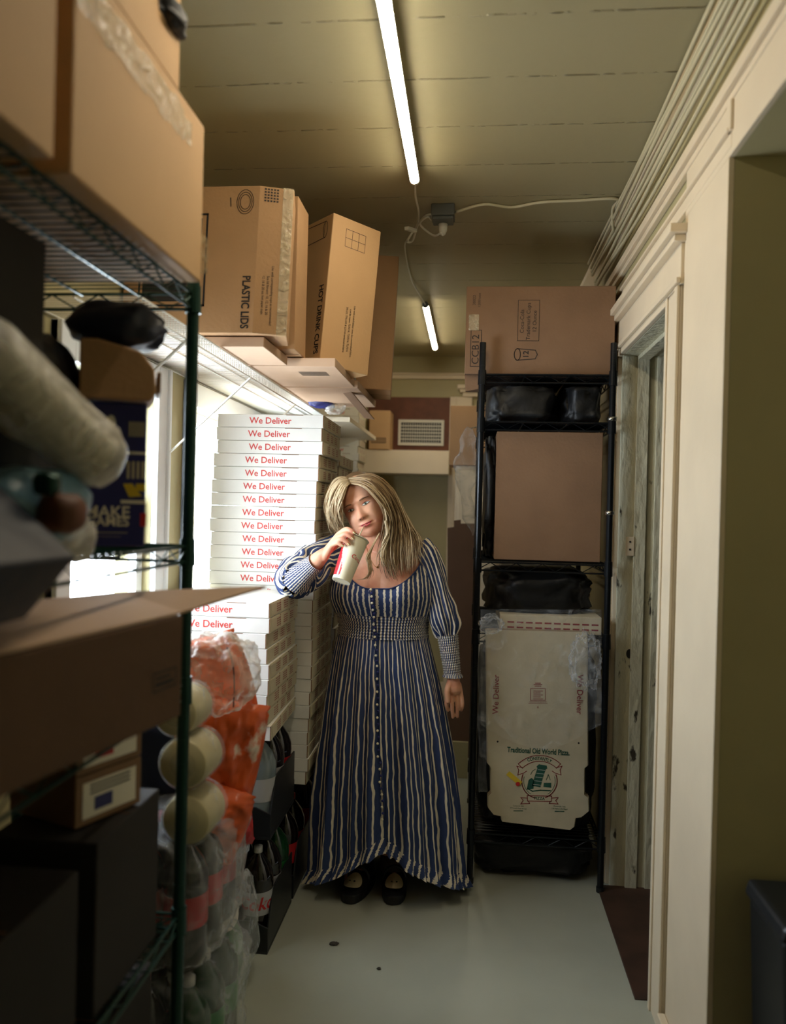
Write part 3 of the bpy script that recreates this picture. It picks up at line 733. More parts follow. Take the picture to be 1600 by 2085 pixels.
for k in range(2): tea(-0.625, 1.36, zt + 0.2955 + k * 0.0895, ['blue_print', 'cola_cap'][k],
    ['brown carton with white label, %s of its stack under the long carton' % s for s in ('lower', 'upper')][k])
for k, (x, y, z, h) in enumerate(((-0.785, 0.85, LZ[0], 0.36), (-0.785, 1.32, LZ[0], 0.40), (-0.78, 1.00, LZ[1], 0.27))):  # added dark cartons that make the lower shelves read as shade
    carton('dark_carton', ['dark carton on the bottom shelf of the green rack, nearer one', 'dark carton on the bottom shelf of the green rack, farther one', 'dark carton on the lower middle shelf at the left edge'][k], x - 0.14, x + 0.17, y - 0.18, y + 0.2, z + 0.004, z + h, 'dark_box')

# ---------------------------------------------------------------- bottles
def bottle_parts(cola=True, label='label_red', cap='cola_cap', liquid='cola', h=0.315, r=0.054):
    body = MB().lathe([(r * .80, 0), (r * .98, 0.012), (r, 0.04), (r * 0.97, 0.10), (r * 0.97, 0.185), (r, 0.20), (r * 0.96, 0.225), (r * 0.75, 0.255), (r * 0.42, 0.28), (r * 0.26, 0.29), (r * 0.25, h - 0.015)], n=24)
    lab = MB().lathe([(r * 0.985, 0.105), (r * 0.985, 0.18)], n=24, caps=False)
    cp = MB().lathe([(r * 0.27, h - 0.02), (r * 0.27, h)], n=16)
    return body, lab, cp
def make_bottle(name, label, liquid, lab, cap, text=None, group='bottles in the crates'):
    t = thing(name, label, 'bottle', (0, 0, 0), group)
    b, l, c = bottle_parts()
    b.build('bottle_body', liquid, t, smooth=True); lo = l.build('paper_label', lab, t, smooth=True); c.build('cap', cap, t, smooth=True)
    if text:
        q = MB(); rr = 0.054 * 0.985 + 0.0006
        vs, fs = text_mesh(text, 0.25, 0.02)
        pts = [Vector((rr * math.sin(v.x * 0.058 / rr), -rr * math.cos(v.x * 0.058 / rr), 0.142 + v.y * 0.058)) for v in vs]
        q.add(pts, fs); q.build('lettering', 'cola_cap', lo, off=(0, 0, 0))
    return t
protos = {}
def bottle(kind, x, y, z, label, rz=0, group='bottles in the crates', lean=(0, 0)):
    spec = {'diet': ('cola', 'label_silver', 'white_cap', 'Coke'), 'red': ('cola', 'label_red', 'cola_cap', None), 'green': ('green_bottle', 'label_green', 'white_cap', None), 'clear': ('clear_bottle', 'label_silver', 'white_cap', None)}[kind]
    if kind not in protos: o = protos[kind] = make_bottle('soda_bottle', '', *spec)
    else: o = copy_tree(protos[kind])
    o.location = (x, y, z); o.rotation_euler = (lean[0], lean[1], R(rz)); o['label'] = label; o['group'] = group
    return o
def crate(x0, x1, y0, y1, z, label):
    t = thing('bottle_crate', label, 'crate', ((x0 + x1) / 2, (y0 + y1) / 2, z), 'black bottle crates')
    q = MB(); w = 0.006
    q.box(x0, x1, y0, y1, z, z + 0.012); h = 0.105
    q.prism([(x0, z + .012), (x1, z + .012), (x1, z + h - .02), (x1 - .05, z + h), (x0 + .05, z + h), (x0, z + h - .02)], (0, y0, 0), XP, ZP, (0, w, 0))
    q.prism([(x0, z + .012), (x1, z + .012), (x1, z + h - .02), (x1 - .05, z + h), (x0 + .05, z + h), (x0, z + h - .02)], (0, y1 - w, 0), XP, ZP, (0, w, 0))
    q.box(x0, x0 + w, y0 + w, y1 - w, z + .012, z + h - .02); q.prism([(y0 + w, z + .012), (y1 - w, z + .012), (y1 - w, z + .19), (y0 + .06, z + .19), (y0 + w, z + h - .02)], (x1 - w, 0, 0), YP, ZP, (w, 0, 0))
    q.build('shell', 'black_plastic', t, bevel=0.002)
    q = MB()
    for k in range(1, 4): x = x0 + (x1 - x0) * k / 4; q.box(x - .002, x + .002, y0 + w, y1 - w, z + .0125, z + .05)
    q.build('divider', 'black_plastic', t)
CX0, CX1, CY0 = -1.062, -0.625, 2.50
crate(CX0, CX1, CY0, CY0 + 0.345, 0.0, 'black bottle crate on the floor under the lower pizza box stack')
crate(CX0, CX1, CY0, CY0 + 0.345, 0.372, 'black bottle crate stacked second, under the lower pizza box stack')
crate(CX0, CX1, 2.87, 2.87 + 0.345, 0.0, 'black bottle crate on the floor under the tall pizza box stack')
crate(CX0, CX1, 3.24, 3.24 + 0.345, 0.0, 'black bottle crate on the floor, third back along the left wall')
crate(CX0, CX1, 3.61, 3.61 + 0.345, 0.0, 'black bottle crate on the floor, farthest back along the left wall')
cw = (CX1 - CX0) / 4
kinds = {0: [['diet', 'red', 'diet', 'diet'], ['red', 'red', 'diet', 'diet'], ['green', 'red', 'red', 'green']], 1: [['red', 'red', 'clear', 'clear'], ['red', 'red', 'green', 'diet'], ['red', 'red', 'red', 'red']]}
colw = {'diet': 'silver-labelled', 'red': 'red-labelled', 'green': 'green', 'clear': 'clear'}
place = ['against the wall', 'second from the wall', 'third from the wall', 'nearest the aisle']
for lay in (0, 1):
    for r in range(3):
        for c in range(4):
            if r < 2 and c == 0 and lay == 0: pass
            k = kinds[lay][r][c]
            bottle(k, CX0 + cw * (c + .5), CY0 + 0.06 + r * 0.112, (0.0125, 0.3845)[lay], '%s soda bottle, %s row %s, %s crate of the lower stack' % (colw[k], ('front', 'middle', 'rear')[r], place[c], ('floor', 'upper')[lay]), rz=random.uniform(-15, 25) if k != 'diet' else 8)
for c in (2, 3):
    for r in range(2): bottle('red', CX0 + cw * (c + .5), 2.935 + r * 0.115, 0.0125, 'cola bottle in the crate under the tall stack, %s, %s row' % (place[c], ('front', 'rear')[r]))

for c in (1, 2, 3):
    for r, yy in ((0, 3.30), (1, 3.52), (2, 3.67)): bottle('red' if c != 2 else 'green', CX0 + cw * (c + .5), yy, 0.0125, 'soda bottle in the crates behind the woman, %s, %s row' % (place[c], ('front', 'middle', 'rear')[r]))

# ---------------------------------------------------------------- pizza boxes
BH = 0.0495
def make_pizza_box():
    t = thing('pizza_box', '', 'pizza box', (0, 0, 0)); w = 0.2025; h = BH - 0.0012
    q = MB().box(-w, w, -w, w, 0.0, h, [0, 0, 0, 1, 1, 1])
    q.build('box_body', ['box_white', 'box_side'], t, bevel=0.0012, seg=1)
    q = MB()   # folded side walls: trapezoid tabs with notches
    for k in range(3):
        a = -w + 0.02 + k * 0.128; q.prism([(a, 0.004), (a + 0.110, 0.004), (a + 0.118, h - 0.006), (a - 0.006, h - 0.004)], (w, 0, 0), YP, ZP, (0.0014, 0, 0))
    q.build('side_tab', 'box_side', t)
    q = MB()
    for a in (-0.070, 0.058, 0.185): q.poly([(a, h - 0.002), (a + 0.016, h - 0.002), (a + 0.009, h - 0.014)], (w + 0.0003, 0, 0), YP, ZP, 0)
    q.poly([(0.06, h - 0.0002), (0.125, h - 0.0002), (0.125, h - 0.0026), (0.06, h - 0.0026)], (0, -w - 0.0003, 0), XP, ZP, 0)
    q.poly([(w - 0.003, 0.001), (w, 0.001), (w, h - 0.001), (w - 0.003, h - 0.001)], (0, -w - 0.0003, 0), XP, ZP, 0)
    q.build('cut_edge', 'kraft_core', t)
    q = MB(); put_text(q, 'We Deliver', (0.0, -w - 0.0006, h * 0.50), XP, ZP, 0.0335, 0, bold=0.012); q.build('lettering', 'red_ink', t)
    q = MB()
    for (ya, n) in ((-0.115, 0.055), (-0.02, 0.055), (0.075, 0.05)):
        for r in range(4): 
            z = 0.012 + r * 0.0075
            for s in range(3): q.poly([(ya + s * n / 3 * 1.05, z), (ya + s * n / 3 * 1.05 + n * 0.26, z), (ya + s * n / 3 * 1.05 + n * 0.26, z + 0.0032), (ya + s * n / 3 * 1.05, z + 0.0032)], (w + 0.0019, 0, 0), YP, ZP)
    q.build('side_print', 'maroon_ink', t)
    return t
PB = make_pizza_box(); _used = [False]
ordn = ['topmost', 'second', 'third', 'fourth', 'fifth', 'sixth', 'seventh', 'eighth', 'ninth', 'tenth', 'eleventh', 'twelfth', 'thirteenth', 'fourteenth', 'fifteenth', 'sixteenth', 'seventeenth', 'eighteenth', 'nineteenth', 'twentieth', 'twenty-first', 'twenty-second', 'twenty-third', 'twenty-fourth', 'twenty-fifth', 'twenty-sixth', 'twenty-seventh', 'twenty-eighth', 'twenty-ninth', 'thirtieth']
def pbox(x, y, z, label, group, rz=0):
    o = PB if not _used[0] else copy_tree(PB); _used[0] = True
    o.location = (x, y, z); o.rotation_euler = (0, 0, R(rz)); o['label'] = label; o['group'] = group; return o
rnd = random.Random(3)
Z0 = 0.703
for k in range(9):
    j = [0, 0.0, -.012, -.008, 0.002, 0.004, 0.0, -0.004, 0.006][k]
    pbox(-0.838 + j * 0.8, 2.47 + 0.2025, Z0 + (8 - k) * BH, 'white pizza box, %s in the low stack under her elbow' % (ordn[k] if k else 'topmost'), 'low stack of pizza boxes', rnd.uniform(-.6, .6) + (2.0 if k == 8 else 0))
tops = 0
NT = 28; ZT = 0.345 + 1.46 - NT * BH
jx = [0, -.004, .001, -.012, -.012, -.018, -.018, -.018, -.022, -.016, -.018, -.02, -.02]
for k in range(NT):
    j = jx[k] if k < len(jx) else -.02 - 0.0006 * (k - 13) + rnd.uniform(-.004, .004)
    pbox(-0.762 + j, 2.892 + 0.2025 + rnd.uniform(0, .004), ZT + (NT - 1 - k) * BH, 'white pizza box, %s from the top of the tall stack' % (ordn[k]) if k else 'topmost white pizza box of the tall stack under the wall shelf', 'tall stack of pizza boxes', rnd.uniform(-.5, .5))
for k in range(26):
    pbox(-0.775 + rnd.uniform(-.006, .006), 3.315 + 0.2025, 0.40 + (25 - k) * BH, 'white pizza box, %s in the stack right behind the tall stack' % ordn[k], 'stack of pizza boxes behind the tall stack', rnd.uniform(-.5, .5))
# far stack beside the end wall on top of a carton
fx = P(744, 900, Y=5.50).x - 0.158; fz = P(744, 818, Y=5.2).z
nf = 13
for k in range(nf):
    o_ = pbox(fx + rnd.uniform(-.008, .008), 5.34, fz - (k + 1) * BH, 'white pizza box, %s in the far stack near the wall vent' % ordn[k], 'far stack of pizza boxes', rnd.uniform(-1.5, 1.5)); o_.scale = (.78, .78, 1)
zz = fz - nf * BH
carton('plain_carton', 'brown carton holding up the far pizza box stack', fx - 0.15, fx + 0.155, 5.19, 5.50, zz / 2, zz - 0.002, 'cardboard')
carton('plain_carton', 'brown carton on the floor beneath the far pizza box stack', fx - 0.15, fx + 0.155, 5.19, 5.50, 0.0, zz / 2 - 0.004, 'cardboard')

# ---------------------------------------------------------------- bags piled between rack and pizza boxes
def wrapped_pack(x0, x1, y0, y1, z, kinds_, label, gl):
    t = thing('wrapped_bottle_pack', label, 'bottle pack', ((x0 + x1) / 2, (y0 + y1) / 2, z))
    n = 0
    ncol, nrow = 4, 3; cw_ = (x1 - x0) / ncol; rw = (y1 - y0) / nrow
    q = MB()
    cx, cy = (x0 + x1) / 2, (y0 + y1) / 2
    q.blob((cx, cy, z + 0.170), ((x1 - x0) / 2 + 0.028, (y1 - y0) / 2 + 0.022, 0.172), 0.07, 3.2, gl, 72, 44, 5.0)
    for i, v in enumerate(q.v):
        if v.z < z + 0.001: v.z = z + 0.001
    q.build('shrink_wrap', 'clear_film', t, smooth=True)
    for r in range(nrow):
        for c in range(ncol):
            k = kinds_[(r * ncol + c) % len(kinds_)]
            bottle(k, x0 + cw_ * (c + .5), y0 + rw * (r + .5), z + 0.006, '%s bottle inside the %s, %s, %s row' % (colw[k], gl_names[gl], place[c], ('near', 'middle', 'far')[r]), group='bottles in ' + gl_names[gl])
gl_names = {11: 'wrapped pack on the floor', 12: 'wrapped pack second from the floor'}
wrapped_pack(-1.035, -0.595, 1.78, 2.12, 0.0, ['clear', 'clear', 'red', 'green'], 'shrink-wrapped bottle pack on the floor past the rack', 11)
wrapped_pack(-1.045, -0.605, 1.77, 2.11, 0.35, ['red', 'red', 'red', 'red'], 'shrink-wrapped red-labelled bottle pack on top of the floor pack', 12)
# loose bulging clear bag in front right of packs
t = thing('clear_bag', 'crumpled clear plastic bag bulging beside the wrapped packs', 'bag', (-0.56, 2.2, 0.0))
q = MB().blob((-0.695, 2.285, 0.17), (0.075, 0.14, 0.17), 0.16, 2.4, 21, 64, 44, 3); 
for v in q.v: v.z = max(v.z, 0.002)
q.build('plastic_bag', 'clear_film', t, smooth=True)
q = MB().blob((-0.70, 2.285, 0.10), (0.045, 0.09, 0.095), 0.1, 2, 5, 24, 16); q.build('contents', 'label_green', t, smooth=True)
q = MB().blob((-0.69, 2.26, 0.25), (0.03, 0.05, 0.04), 0.1, 2, 6, 24, 16); q.build('contents', 'foam_white', t, smooth=True)
t = thing('clear_bag', 'clear plastic bag with blue and green print above the floor bag', 'bag', (-0.62, 2.25, 0.34))
MB().blob((-0.725, 2.27, 0.46), (0.07, 0.13, 0.12), 0.16, 2.4, 31, 64, 44, 3).build('plastic_bag', 'clear_film', t, smooth=True)
MB().blob((-0.73, 2.27, 0.44), (0.04, 0.08, 0.09), 0.1, 2, 7, 24, 16).build('contents', 'green_bottle', t, smooth=True)
MB().blob((-0.70, 2.20, 0.47), (0.022, 0.03, 0.05), 0.1, 2, 8, 24, 16).build('contents', 'yellow_sticker', t, smooth=True)
# paper cup sleeves (round ends facing the aisle)
def sleeve(px, py, r, label, Y=1.78):
    c = P(px, py, Y=Y); t = thing('plate_sleeve', label, 'sleeve', c, 'sleeves of paper bowls on the pile')
    M = Matrix.Rotation(R(90), 3, 'X')
    q = MB().lathe([(r * .55, 0), (r * .9, 0.004), (r, 0.012), (r * .97, 0.02), (r, 0.03), (r * .97, 0.06), (r, 0.07), (r, 0.08), (r * .96, 0.11), (r * .9, 0.12)], (c.x, c.y + 0.12, c.z), 36, M=M)
    q.build('bowl_stack', 'cup_end', t, smooth=True)
    q = MB().lathe([(r * .3, 0.124), (r + .004, 0.11), (r + .004, 0.0)], (c.x, c.y + 0.12, c.z), 36, caps=False, M=M); q.build('plastic_sleeve', 'clear_film', t, smooth=True)
rr = 0.060
sleeve(372, 1558, rr, 'round pale ends of stacked bowls in film, upper roll by the post')
sleeve(378, 1672, rr, 'round pale ends of stacked bowls in film, lower roll by the post')
sleeve(356, 1455, 0.055, 'round pale ends of stacked bowls in film, roll half behind the long carton', 1.80)
# orange chip bags
def pillow(name, c, w, h, d, rot, label, m, seed, cat='bag'):
    q = MB(); M = rot; nu, nv = 36, 40
    for s in (-1, 1):
        def fn(u, v, s=s):
            x, y = (u - .5) * 2, (v - .5) * 2
            f = max(0, (1 - abs(x) ** 2.6) * (1 - abs(y) ** 4)) ** 0.6
            pin = 1 - 0.10 * (abs(y) ** 2) 
            p = Vector((x * w / 2 * pin, s * d / 2 * f, y * h / 2)); nn = noise.fractal(Vector((x * 2 + seed, s * 3, y * 2.4)), 0.9, 2, 3)
            p.y += s * nn * 0.02 * f; p.x += 0.004 * math.sin(y * 40) * (abs(y) > .85)
            return Vector(c) + M @ p
        q.grid(fn, nu, nv)
    return tag(q.build(name, m, smooth=True), label, cat)
c = P(452, 1555, Y=2.02)
pillow('chip_bag', c, 0.20, 0.34, 0.10, Matrix.Rotation(R(12), 3, 'Y') @ Matrix.Rotation(R(25), 3, 'Z'), 'glossy orange snack bag standing at the front of the pile', 'orange_bag', 3)
c = P(425, 1670, Y=1.98)
pillow('chip_bag', c, 0.20, 0.20, 0.09, Matrix.Rotation(R(20), 3, 'Y') @ Matrix.Rotation(R(10), 3, 'Z'), 'orange and cream snack bag low in the pile above the bottle packs', 'orange_bag', 8)
c = P(415, 1400, Y=2.06)
pillow('chip_bag', c, 0.26, 0.26, 0.12, Matrix.Rotation(R(-18), 3, 'Y') @ Matrix.Rotation(R(15), 3, 'Z'), 'clear and orange snack bag with white print topping the pile', 'orange_bag', 5)
c = P(440, 1370, Y=2.0)
q = MB().blob(c, (0.105, 0.09, 0.10), 0.18, 2.4, 41, 64, 40, 2.6); tag(q.build('clear_bag', 'bag_film', smooth=True), 'crinkled clear bag wrapped around the topmost snack bag', 'bag')
c = P(375, 1560, Y=2.12)
q = MB().blob((c.x - 0.06, c.y, c.z), (0.15, 0.12, 0.20), 0.12, 2.4, 44, 40, 30, 3); tag(q.build('snack_sack', 'navy_bag', smooth=True), 'dark sack buried behind the bowls and snack bags', 'bag')
c = P(472, 1640, Y=2.16)
pillow('chip_bag', c, 0.11, 0.24, 0.06, Matrix.Rotation(R(-8), 3, 'Y') @ Matrix.Rotation(R(30), 3, 'Z'), 'red and clear packet slipping behind the orange bags by the crates', 'label_red', 12, 'packet')
cable('zip_tie', [P(462, 1318, Y=1.95), P(474, 1352, Y=1.93), P(477, 1400, Y=1.93), P(475, 1440, Y=1.94)], 0.0016, 'thin black tie hanging off the topmost snack bag', 'tie', 'black_ink')

# ================================================================ white wire shelf on the left wall
WZ = 1.932; WX = -0.765
t = thing('white_wire_shelf', 'white ventilated wire shelf bracketed to the left wall, full of cartons', 'shelf', (WALL_L, 2.9, WZ))
q = MB(); y0s, y1s = 1.72, 3.95
n = int((y1s - y0s) / 0.0200)
for k in range(n + 1):
    y = y0s + (y1s - y0s) * k / n
    q.tube([(WALL_L + 0.004, y, WZ), (WX, y, WZ), (WX, y, WZ - 0.034)], 0.0016, 4, caps=False)
for (x, z, r) in ((WALL_L + 0.006, WZ - 0.003, .003), (WX, WZ - 0.001, .003), (WX, WZ - 0.034, .003), (-0.92, WZ - 0.004, .003), (-0.85, WZ - 0.004, .0025)):
    q.tube([(x, y0s, z), (x, y1s, z)], r, 6)
q.build('wire_deck', 'white_wire', t)
for yb in (2.02, 2.62, 3.30, 3.88):
    q = MB().bar((WX + 0.004, yb, WZ - 0.036), (WALL_L + 0.004, yb, WZ - 0.32), 0.010, 0.005); q.bar((WALL_L + 0.003, yb, WZ - 0.30), (WALL_L + 0.003, yb, WZ - 0.36), 0.02, 0.006, up=(1, 0, 0)); q.build('brace', 'white_wire', t)
# solid white board shelf beyond it
be = P(765, 893, Y=5.05); bs = P(700, 850, Y=3.97)
t = thing('board_shelf', 'narrow white painted board shelf beyond the wire shelf', 'shelf', (WALL_L, 4.5, be.z))
MB().box(WALL_L, be.x, 3.97, 5.05, be.z - 0.012, be.z + 0.012).build('board', 'trim_paint', t, bevel=0.002)
for yb in (4.2, 4.9):
    MB().prism([(WALL_L, be.z - .0125), (be.x + -.08, be.z - .0125), (WALL_L, be.z - .18)], (0, yb, 0), XP, ZP, (0, 0.012, 0)).build('bracket', 'trim_paint', t)

# ---------------------------------------------------------------- cartons on the wire shelf
SZ = WZ + 0.003
def face(o, ux, uy): return (Vector(o), Vector(ux), Vector(uy))
# A: plastic lids
az0, az1, ay0 = SZ + 0.034, 2.405, 2.27
B_ = Vector((P(517, 540, Y=2.27).x, 2.27, 0)); C_ = Vector((P(586, 540, Y=2.30).x, 2.305, 0)); ax1 = B_.x; ax0 = -1.062
t = thing('lid_carton', 'large brown carton printed PLASTIC LIDS with tape down its side', 'box', ((ax0 + ax1) / 2, 2.38, az0))
LEAN = Matrix.Translation((0, 0, az0)) @ Matrix(((1, 0, 0.035, 0), (0, 1, 0, 0), (0, 0, 1, 0), (0, 0, 0, 1))) @ Matrix.Translation((0, 0, -az0)); LEAN[0][3] = -0.035 * az0
LEAN = Matrix(((1, 0, 0.03, -0.03 * az0), (0, 1, 0, 0), (0, 0, 1, 0), (0, 0, 0, 1)))
q = MB(); q.T = LEAN; q.prism([(ax0 - 0.0, 2.27), (B_.x, 2.27), (C_.x, C_.y), (C_.x - 0.03, 2.455), (ax0, 2.455)], (0, 0, az0), XP, YP, (0, 0, az1 - az0)); q.build('carton_body', 'cardboard', t, bevel=0.003)
q = MB(); q.T = LEAN
put_text(q, 'PLASTIC LIDS', (P(496, 648, Y=2.27).x, ay0 - 0.0008, az0 + 0.092), -ZP, XP, 0.034, 0, bold=0.025, sx=0.78)
cc = (P(492, 400, Y=2.27).x, az1 - 0.048)
for r in (0.030, 0.024, 0.018): q.line([(cc[0] + r * .85 * math.cos(a * R(20)), cc[1] + r * 1.2 * math.sin(a * R(20))) for a in range(18)], (0, ay0 - 0.0008, 0), XP, ZP, 0.0018, closed=True)
q.line([(cc[0] - 0.045, cc[1] + 0.012), (cc[0] - 0.043, cc[1] - 0.012)], (0, ay0 - 0.0008, 0), XP, ZP, 0.003)
a, b = P(372, 437, Y=ay0), P(416, 622, Y=ay0); fx1 = P(414, 530, Y=ay0).x
q.line([(ax0 + 0.05, a.z), (fx1, a.z), (fx1, b.z), (ax0 + 0.05, b.z)], (0, ay0 - 0.0008, 0), XP, ZP, 0.006, closed=True)
q.poly([(ax0 + .06, b.z + .012), (fx1 - .014, b.z + .012), (fx1 - .014, a.z - .012), (ax0 + .06, a.z - .012)], (0, ay0 - 0.0008, 0), XP, ZP)
q.build('lettering', 'black_ink', t)
ub = (C_ - B_).normalized(); nb = Vector((ub.y, -ub.x, 0)); wB = (C_ - B_).length
q = MB(); q.T = LEAN
for k, s in enumerate(('Use with corresponding cups as recommended', 'See lid fitment: 10, 12, 16 & 20', '12, 16 & 20 oz. hot paper cups')):
    put_text(q, s, B_ + nb * 0.0008 + ub * (0.050 - k * 0.013) + ZP * (az0 + 0.115), (0, 0, -1), ub, 0.0110, 0, sx=.84)
for r in range(5):
    for s in range(5):
        q.poly([(0.014 + s * 0.009, az1 - 0.045 + r * 0.0085), (0.014 + s * 0.009 + 0.006, az1 - 0.045 + r * 0.0085), (0.014 + s * 0.009 + 0.006, az1 - 0.040 + r * 0.0085), (0.014 + s * 0.009, az1 - 0.040 + r * 0.0085)], B_ + nb * 0.0008, ub, ZP)
q.build('small_print', 'black_ink', t)
q = MB(); q.T = LEAN; q.prism([(wB - 0.032, az0 - 0.004), (wB - 0.001, az0 - 0.004), (wB - 0.001, az1 + 0.001), (wB - 0.032, az1 + 0.001)], B_ + nb * 0.001, ub, ZP, nb * 0.0008); q.build('packing_tape', 'tape', t)
# B: hot drink cups, rotated
p0 = P(650, 748, Y=2.75); p1 = P(749, 764, Y=2.90); 
d = Vector((p1.x - p0.x, p1.y - p0.y, 0)); L = d.length; ang = math.degrees(math.atan2(d.y, d.x))
T = Matrix.Translation((p0.x, p0.y, SZ + 0.036)) @ Matrix.Rotation(R(ang), 4, 'Z') @ Matrix.Rotation(R(4.8), 4, 'Y')
Hb = 0.548
t = thing('cup_carton', 'tilted light brown carton printed HOT DRINK CUPS jutting over the aisle', 'box', T @ Vector((0, 0, 0)))
q = MB(); q.T = T; q.box(0, L, 0, 0.42, 0.0, Hb); q.build('carton_body', 'cardboard_light', t, bevel=0.003)
q = MB(); q.T = T; fo = Vector((-0.0008, 0, 0))
put_text(q, 'HOT DRINK CUPS', (-0.0008, 0.035, 0.165), (0, 0, -1), (0, -1, 0), 0.040, 0, bold=0.02, sx=.78)
q.line([(-0.05, Hb - 0.02), (-0.05, Hb - 0.07)], (-0.0008, 0, 0), (0, -1, 0), ZP, 0.002)
q.line([(-0.23, Hb - 0.015), (-0.045, Hb - 0.02)], (-0.0008, 0, 0), (0, -1, 0), ZP, 0.0025); q.line([(-0.23, Hb - 0.085), (-0.045, Hb - 0.08)], (-0.0008, 0, 0), (0, -1, 0), ZP, 0.0025)
q.line([(-0.045 + 0.014 * math.cos(a * R(20)), Hb - 0.05 + 0.030 * math.sin(a * R(20))) for a in range(18)], (-0.0008, 0, 0), (0, -1, 0), ZP, 0.0025, closed=True)
q.build('lettering', 'black_ink', t)
q = MB(); q.T = T
for k, s in enumerate(('Use with Lids/Utilizar avec les couvercles/Utilice', 'con las tapas: TLKE16, TLKR16, TLP316,', 'TPLUS, TPLUSR & LST16 series/sÃ©rie/serie'.replace('sÃ©rie', 'série'))):
    put_text(q, s, (0.128 - k * 0.0165, -0.0008, 0.145), (0, 0, -1), XP, 0.0118, 0, sx=.82)
for (a, b, c2, d2) in ((0, 0, .088, 0), (0, .032, .088, .032), (0, .064, .088, .064)): q.line([(0.06 + a, Hb - 0.04 - b), (0.06 + c2, Hb - 0.04 - d2)], (0, -0.0008, 0), XP, ZP, 0.0015)
for a in (0, .029, .058, .088): q.line([(0.06 + a, Hb - 0.04), (0.06 + a, Hb - 0.104)], (0, -0.0008, 0), XP, ZP, 0.0015)
q.build('small_print', 'black_ink', t)
# filler carton behind A/B
t = carton('plain_carton', 'brown carton wedged between the lid carton and the cup carton', -1.05, -0.582, 2.50, 2.66, SZ + 0.034, 2.465, 'cardboard')
# C: brown carton behind B, leaning
c0 = P(700, 800, Y=3.22); T = Matrix.Translation((-0.375, 3.34, SZ + 0.036)) @ Matrix.Rotation(R(6), 4, 'Z') @ Matrix.Rotation(R(2.0), 4, 'Y')
t = carton('plain_carton', 'plain brown carton standing behind the HOT DRINK CUPS carton', -0.56, 0.02, 0.0, 0.30, -0.004, 0.57, 'cardboard', T=T)
# flat cartons lying under them, overhanging the shelf
x1a = P(690, 760, Z=SZ).x
t = thing('flat_carton', 'flat pale carton lying on the wire shelf under the lid carton', 'box', (-0.82, 2.5, SZ))
MB().box(-1.05, -0.63, 2.30, 2.60, SZ, SZ + 0.030).build('carton_body', 'cardboard_pale', t, bevel=0.002)
t = thing('flat_carton', 'flat pale carton with a printed label overhanging under the cup carton', 'box', (-0.82, 2.9, SZ))
MB().box(-1.05, -0.47, 2.62, 3.06, SZ, SZ + 0.030).build('carton_body', 'cardboard_pale', t, bevel=0.002)
q = MB()
for k in range(6): q.poly([(-0.62, 2.72 + k * 0.014), (-0.52, 2.72 + k * 0.014), (-0.52, 2.726 + k * 0.014), (-0.62, 2.726 + k * 0.014)], (0, 0, SZ - 0.0008), XP, YP)
q.build('small_print', 'black_ink', t)
t = thing('flat_carton', 'flat pale carton at the far end of the wire shelf', 'box', (-0.8, 3.3, SZ))
MB().box(-1.05, -0.46, 3.08, 3.66, SZ, SZ + 0.030).build('carton_body', 'cardboard_pale', t, bevel=0.002)
# hanging flap stick
a, b = P(672, 757, Y=3.05), P(752, 852, Y=3.42)
q = MB().bar(a, b, 0.004, 0.05, up=(0.3, -1, 0.2)); tag(q.build('loose_flap', 'cardboard_dark'), 'loose strip of brown cardboard slanting down from the shelf cartons', 'cardboard')
q = MB().blob(P(655, 818, Y=3.55), (0.055, 0.07, 0.030), 0.2, 2, 15, 32, 20); tag(q.build('blue_packet', 'blue_print', smooth=True), 'small blue plastic packet at the far end of the wire shelf', 'packet')
q = MB().blob(P(682, 830, Y=3.58), (0.045, 0.05, 0.030), 0.25, 2, 16, 32, 20); tag(q.build('clear_packet', 'bag_film', smooth=True), 'small clear plastic packet beside the blue packet on the shelf', 'packet')
q = MB().blob(P(700, 775, Y=3.18), (0.05, 0.03, 0.028), 0.25, 2, 17, 32, 20); tag(q.build('clear_packet', 'bag_film', smooth=True), 'crumpled clear wrap tucked under the cup carton', 'wrap')
# small carton by the vent, standing on the beige ledge
a, b = P(750, 822, Y=5.72), P(808, 900, Y=5.72)
t = carton('small_carton', 'small tan carton on the ledge left of the wall vent', a.x, a.x + (b.x - a.x) * 0.72, 5.79, 6.02, LEDGE_Z + 0.001, LEDGE_Z + 0.29, 'cardboard_light')
q = MB(); o = (0, 5.7892, 0); z = LEDGE_Z + 0.05; xa = a.x + 0.02
q.line([(xa, z), (xa + 0.105, z), (xa + 0.105, z + 0.035), (xa, z + 0.035)], o, XP, ZP, 0.004, closed=True)
for k in range(12): q.line([(xa + 0.008 + k * 0.008, z + 0.004), (xa + 0.008 + k * 0.008, z + 0.03)], o, XP, ZP, 0.003)
q.build('printed_mark', 'black_ink', t)
# ================================================================ black wire rack on the right
RX0, RX1, RY0, RY1 = 0.028, 0.530, 3.10, 3.95
RZ = [0.20, 0.985, 1.265, 1.815, 2.000]
rack('black_wire_rack', 'black wire rack against the right wall holding cartons and pizza box blanks', RX0, RX1, RY0, RY1, RZ, 2.12, 'black_metal', 0.0125)
for z in (P(1258, 853, Y=3.09).z, P(1254, 1045, Y=3.09).z):
    q = MB().tube([(RX1, RY0, z - 0.008), (RX1, RY0, z + 0.008)], 0.0185, 16)
    tag(q.build('tape_band', 'chrome', smooth=True), 'shiny clear tape band on the right rack post, %s one' % ('upper' if z > 1.6 else 'lower'), 'tape')
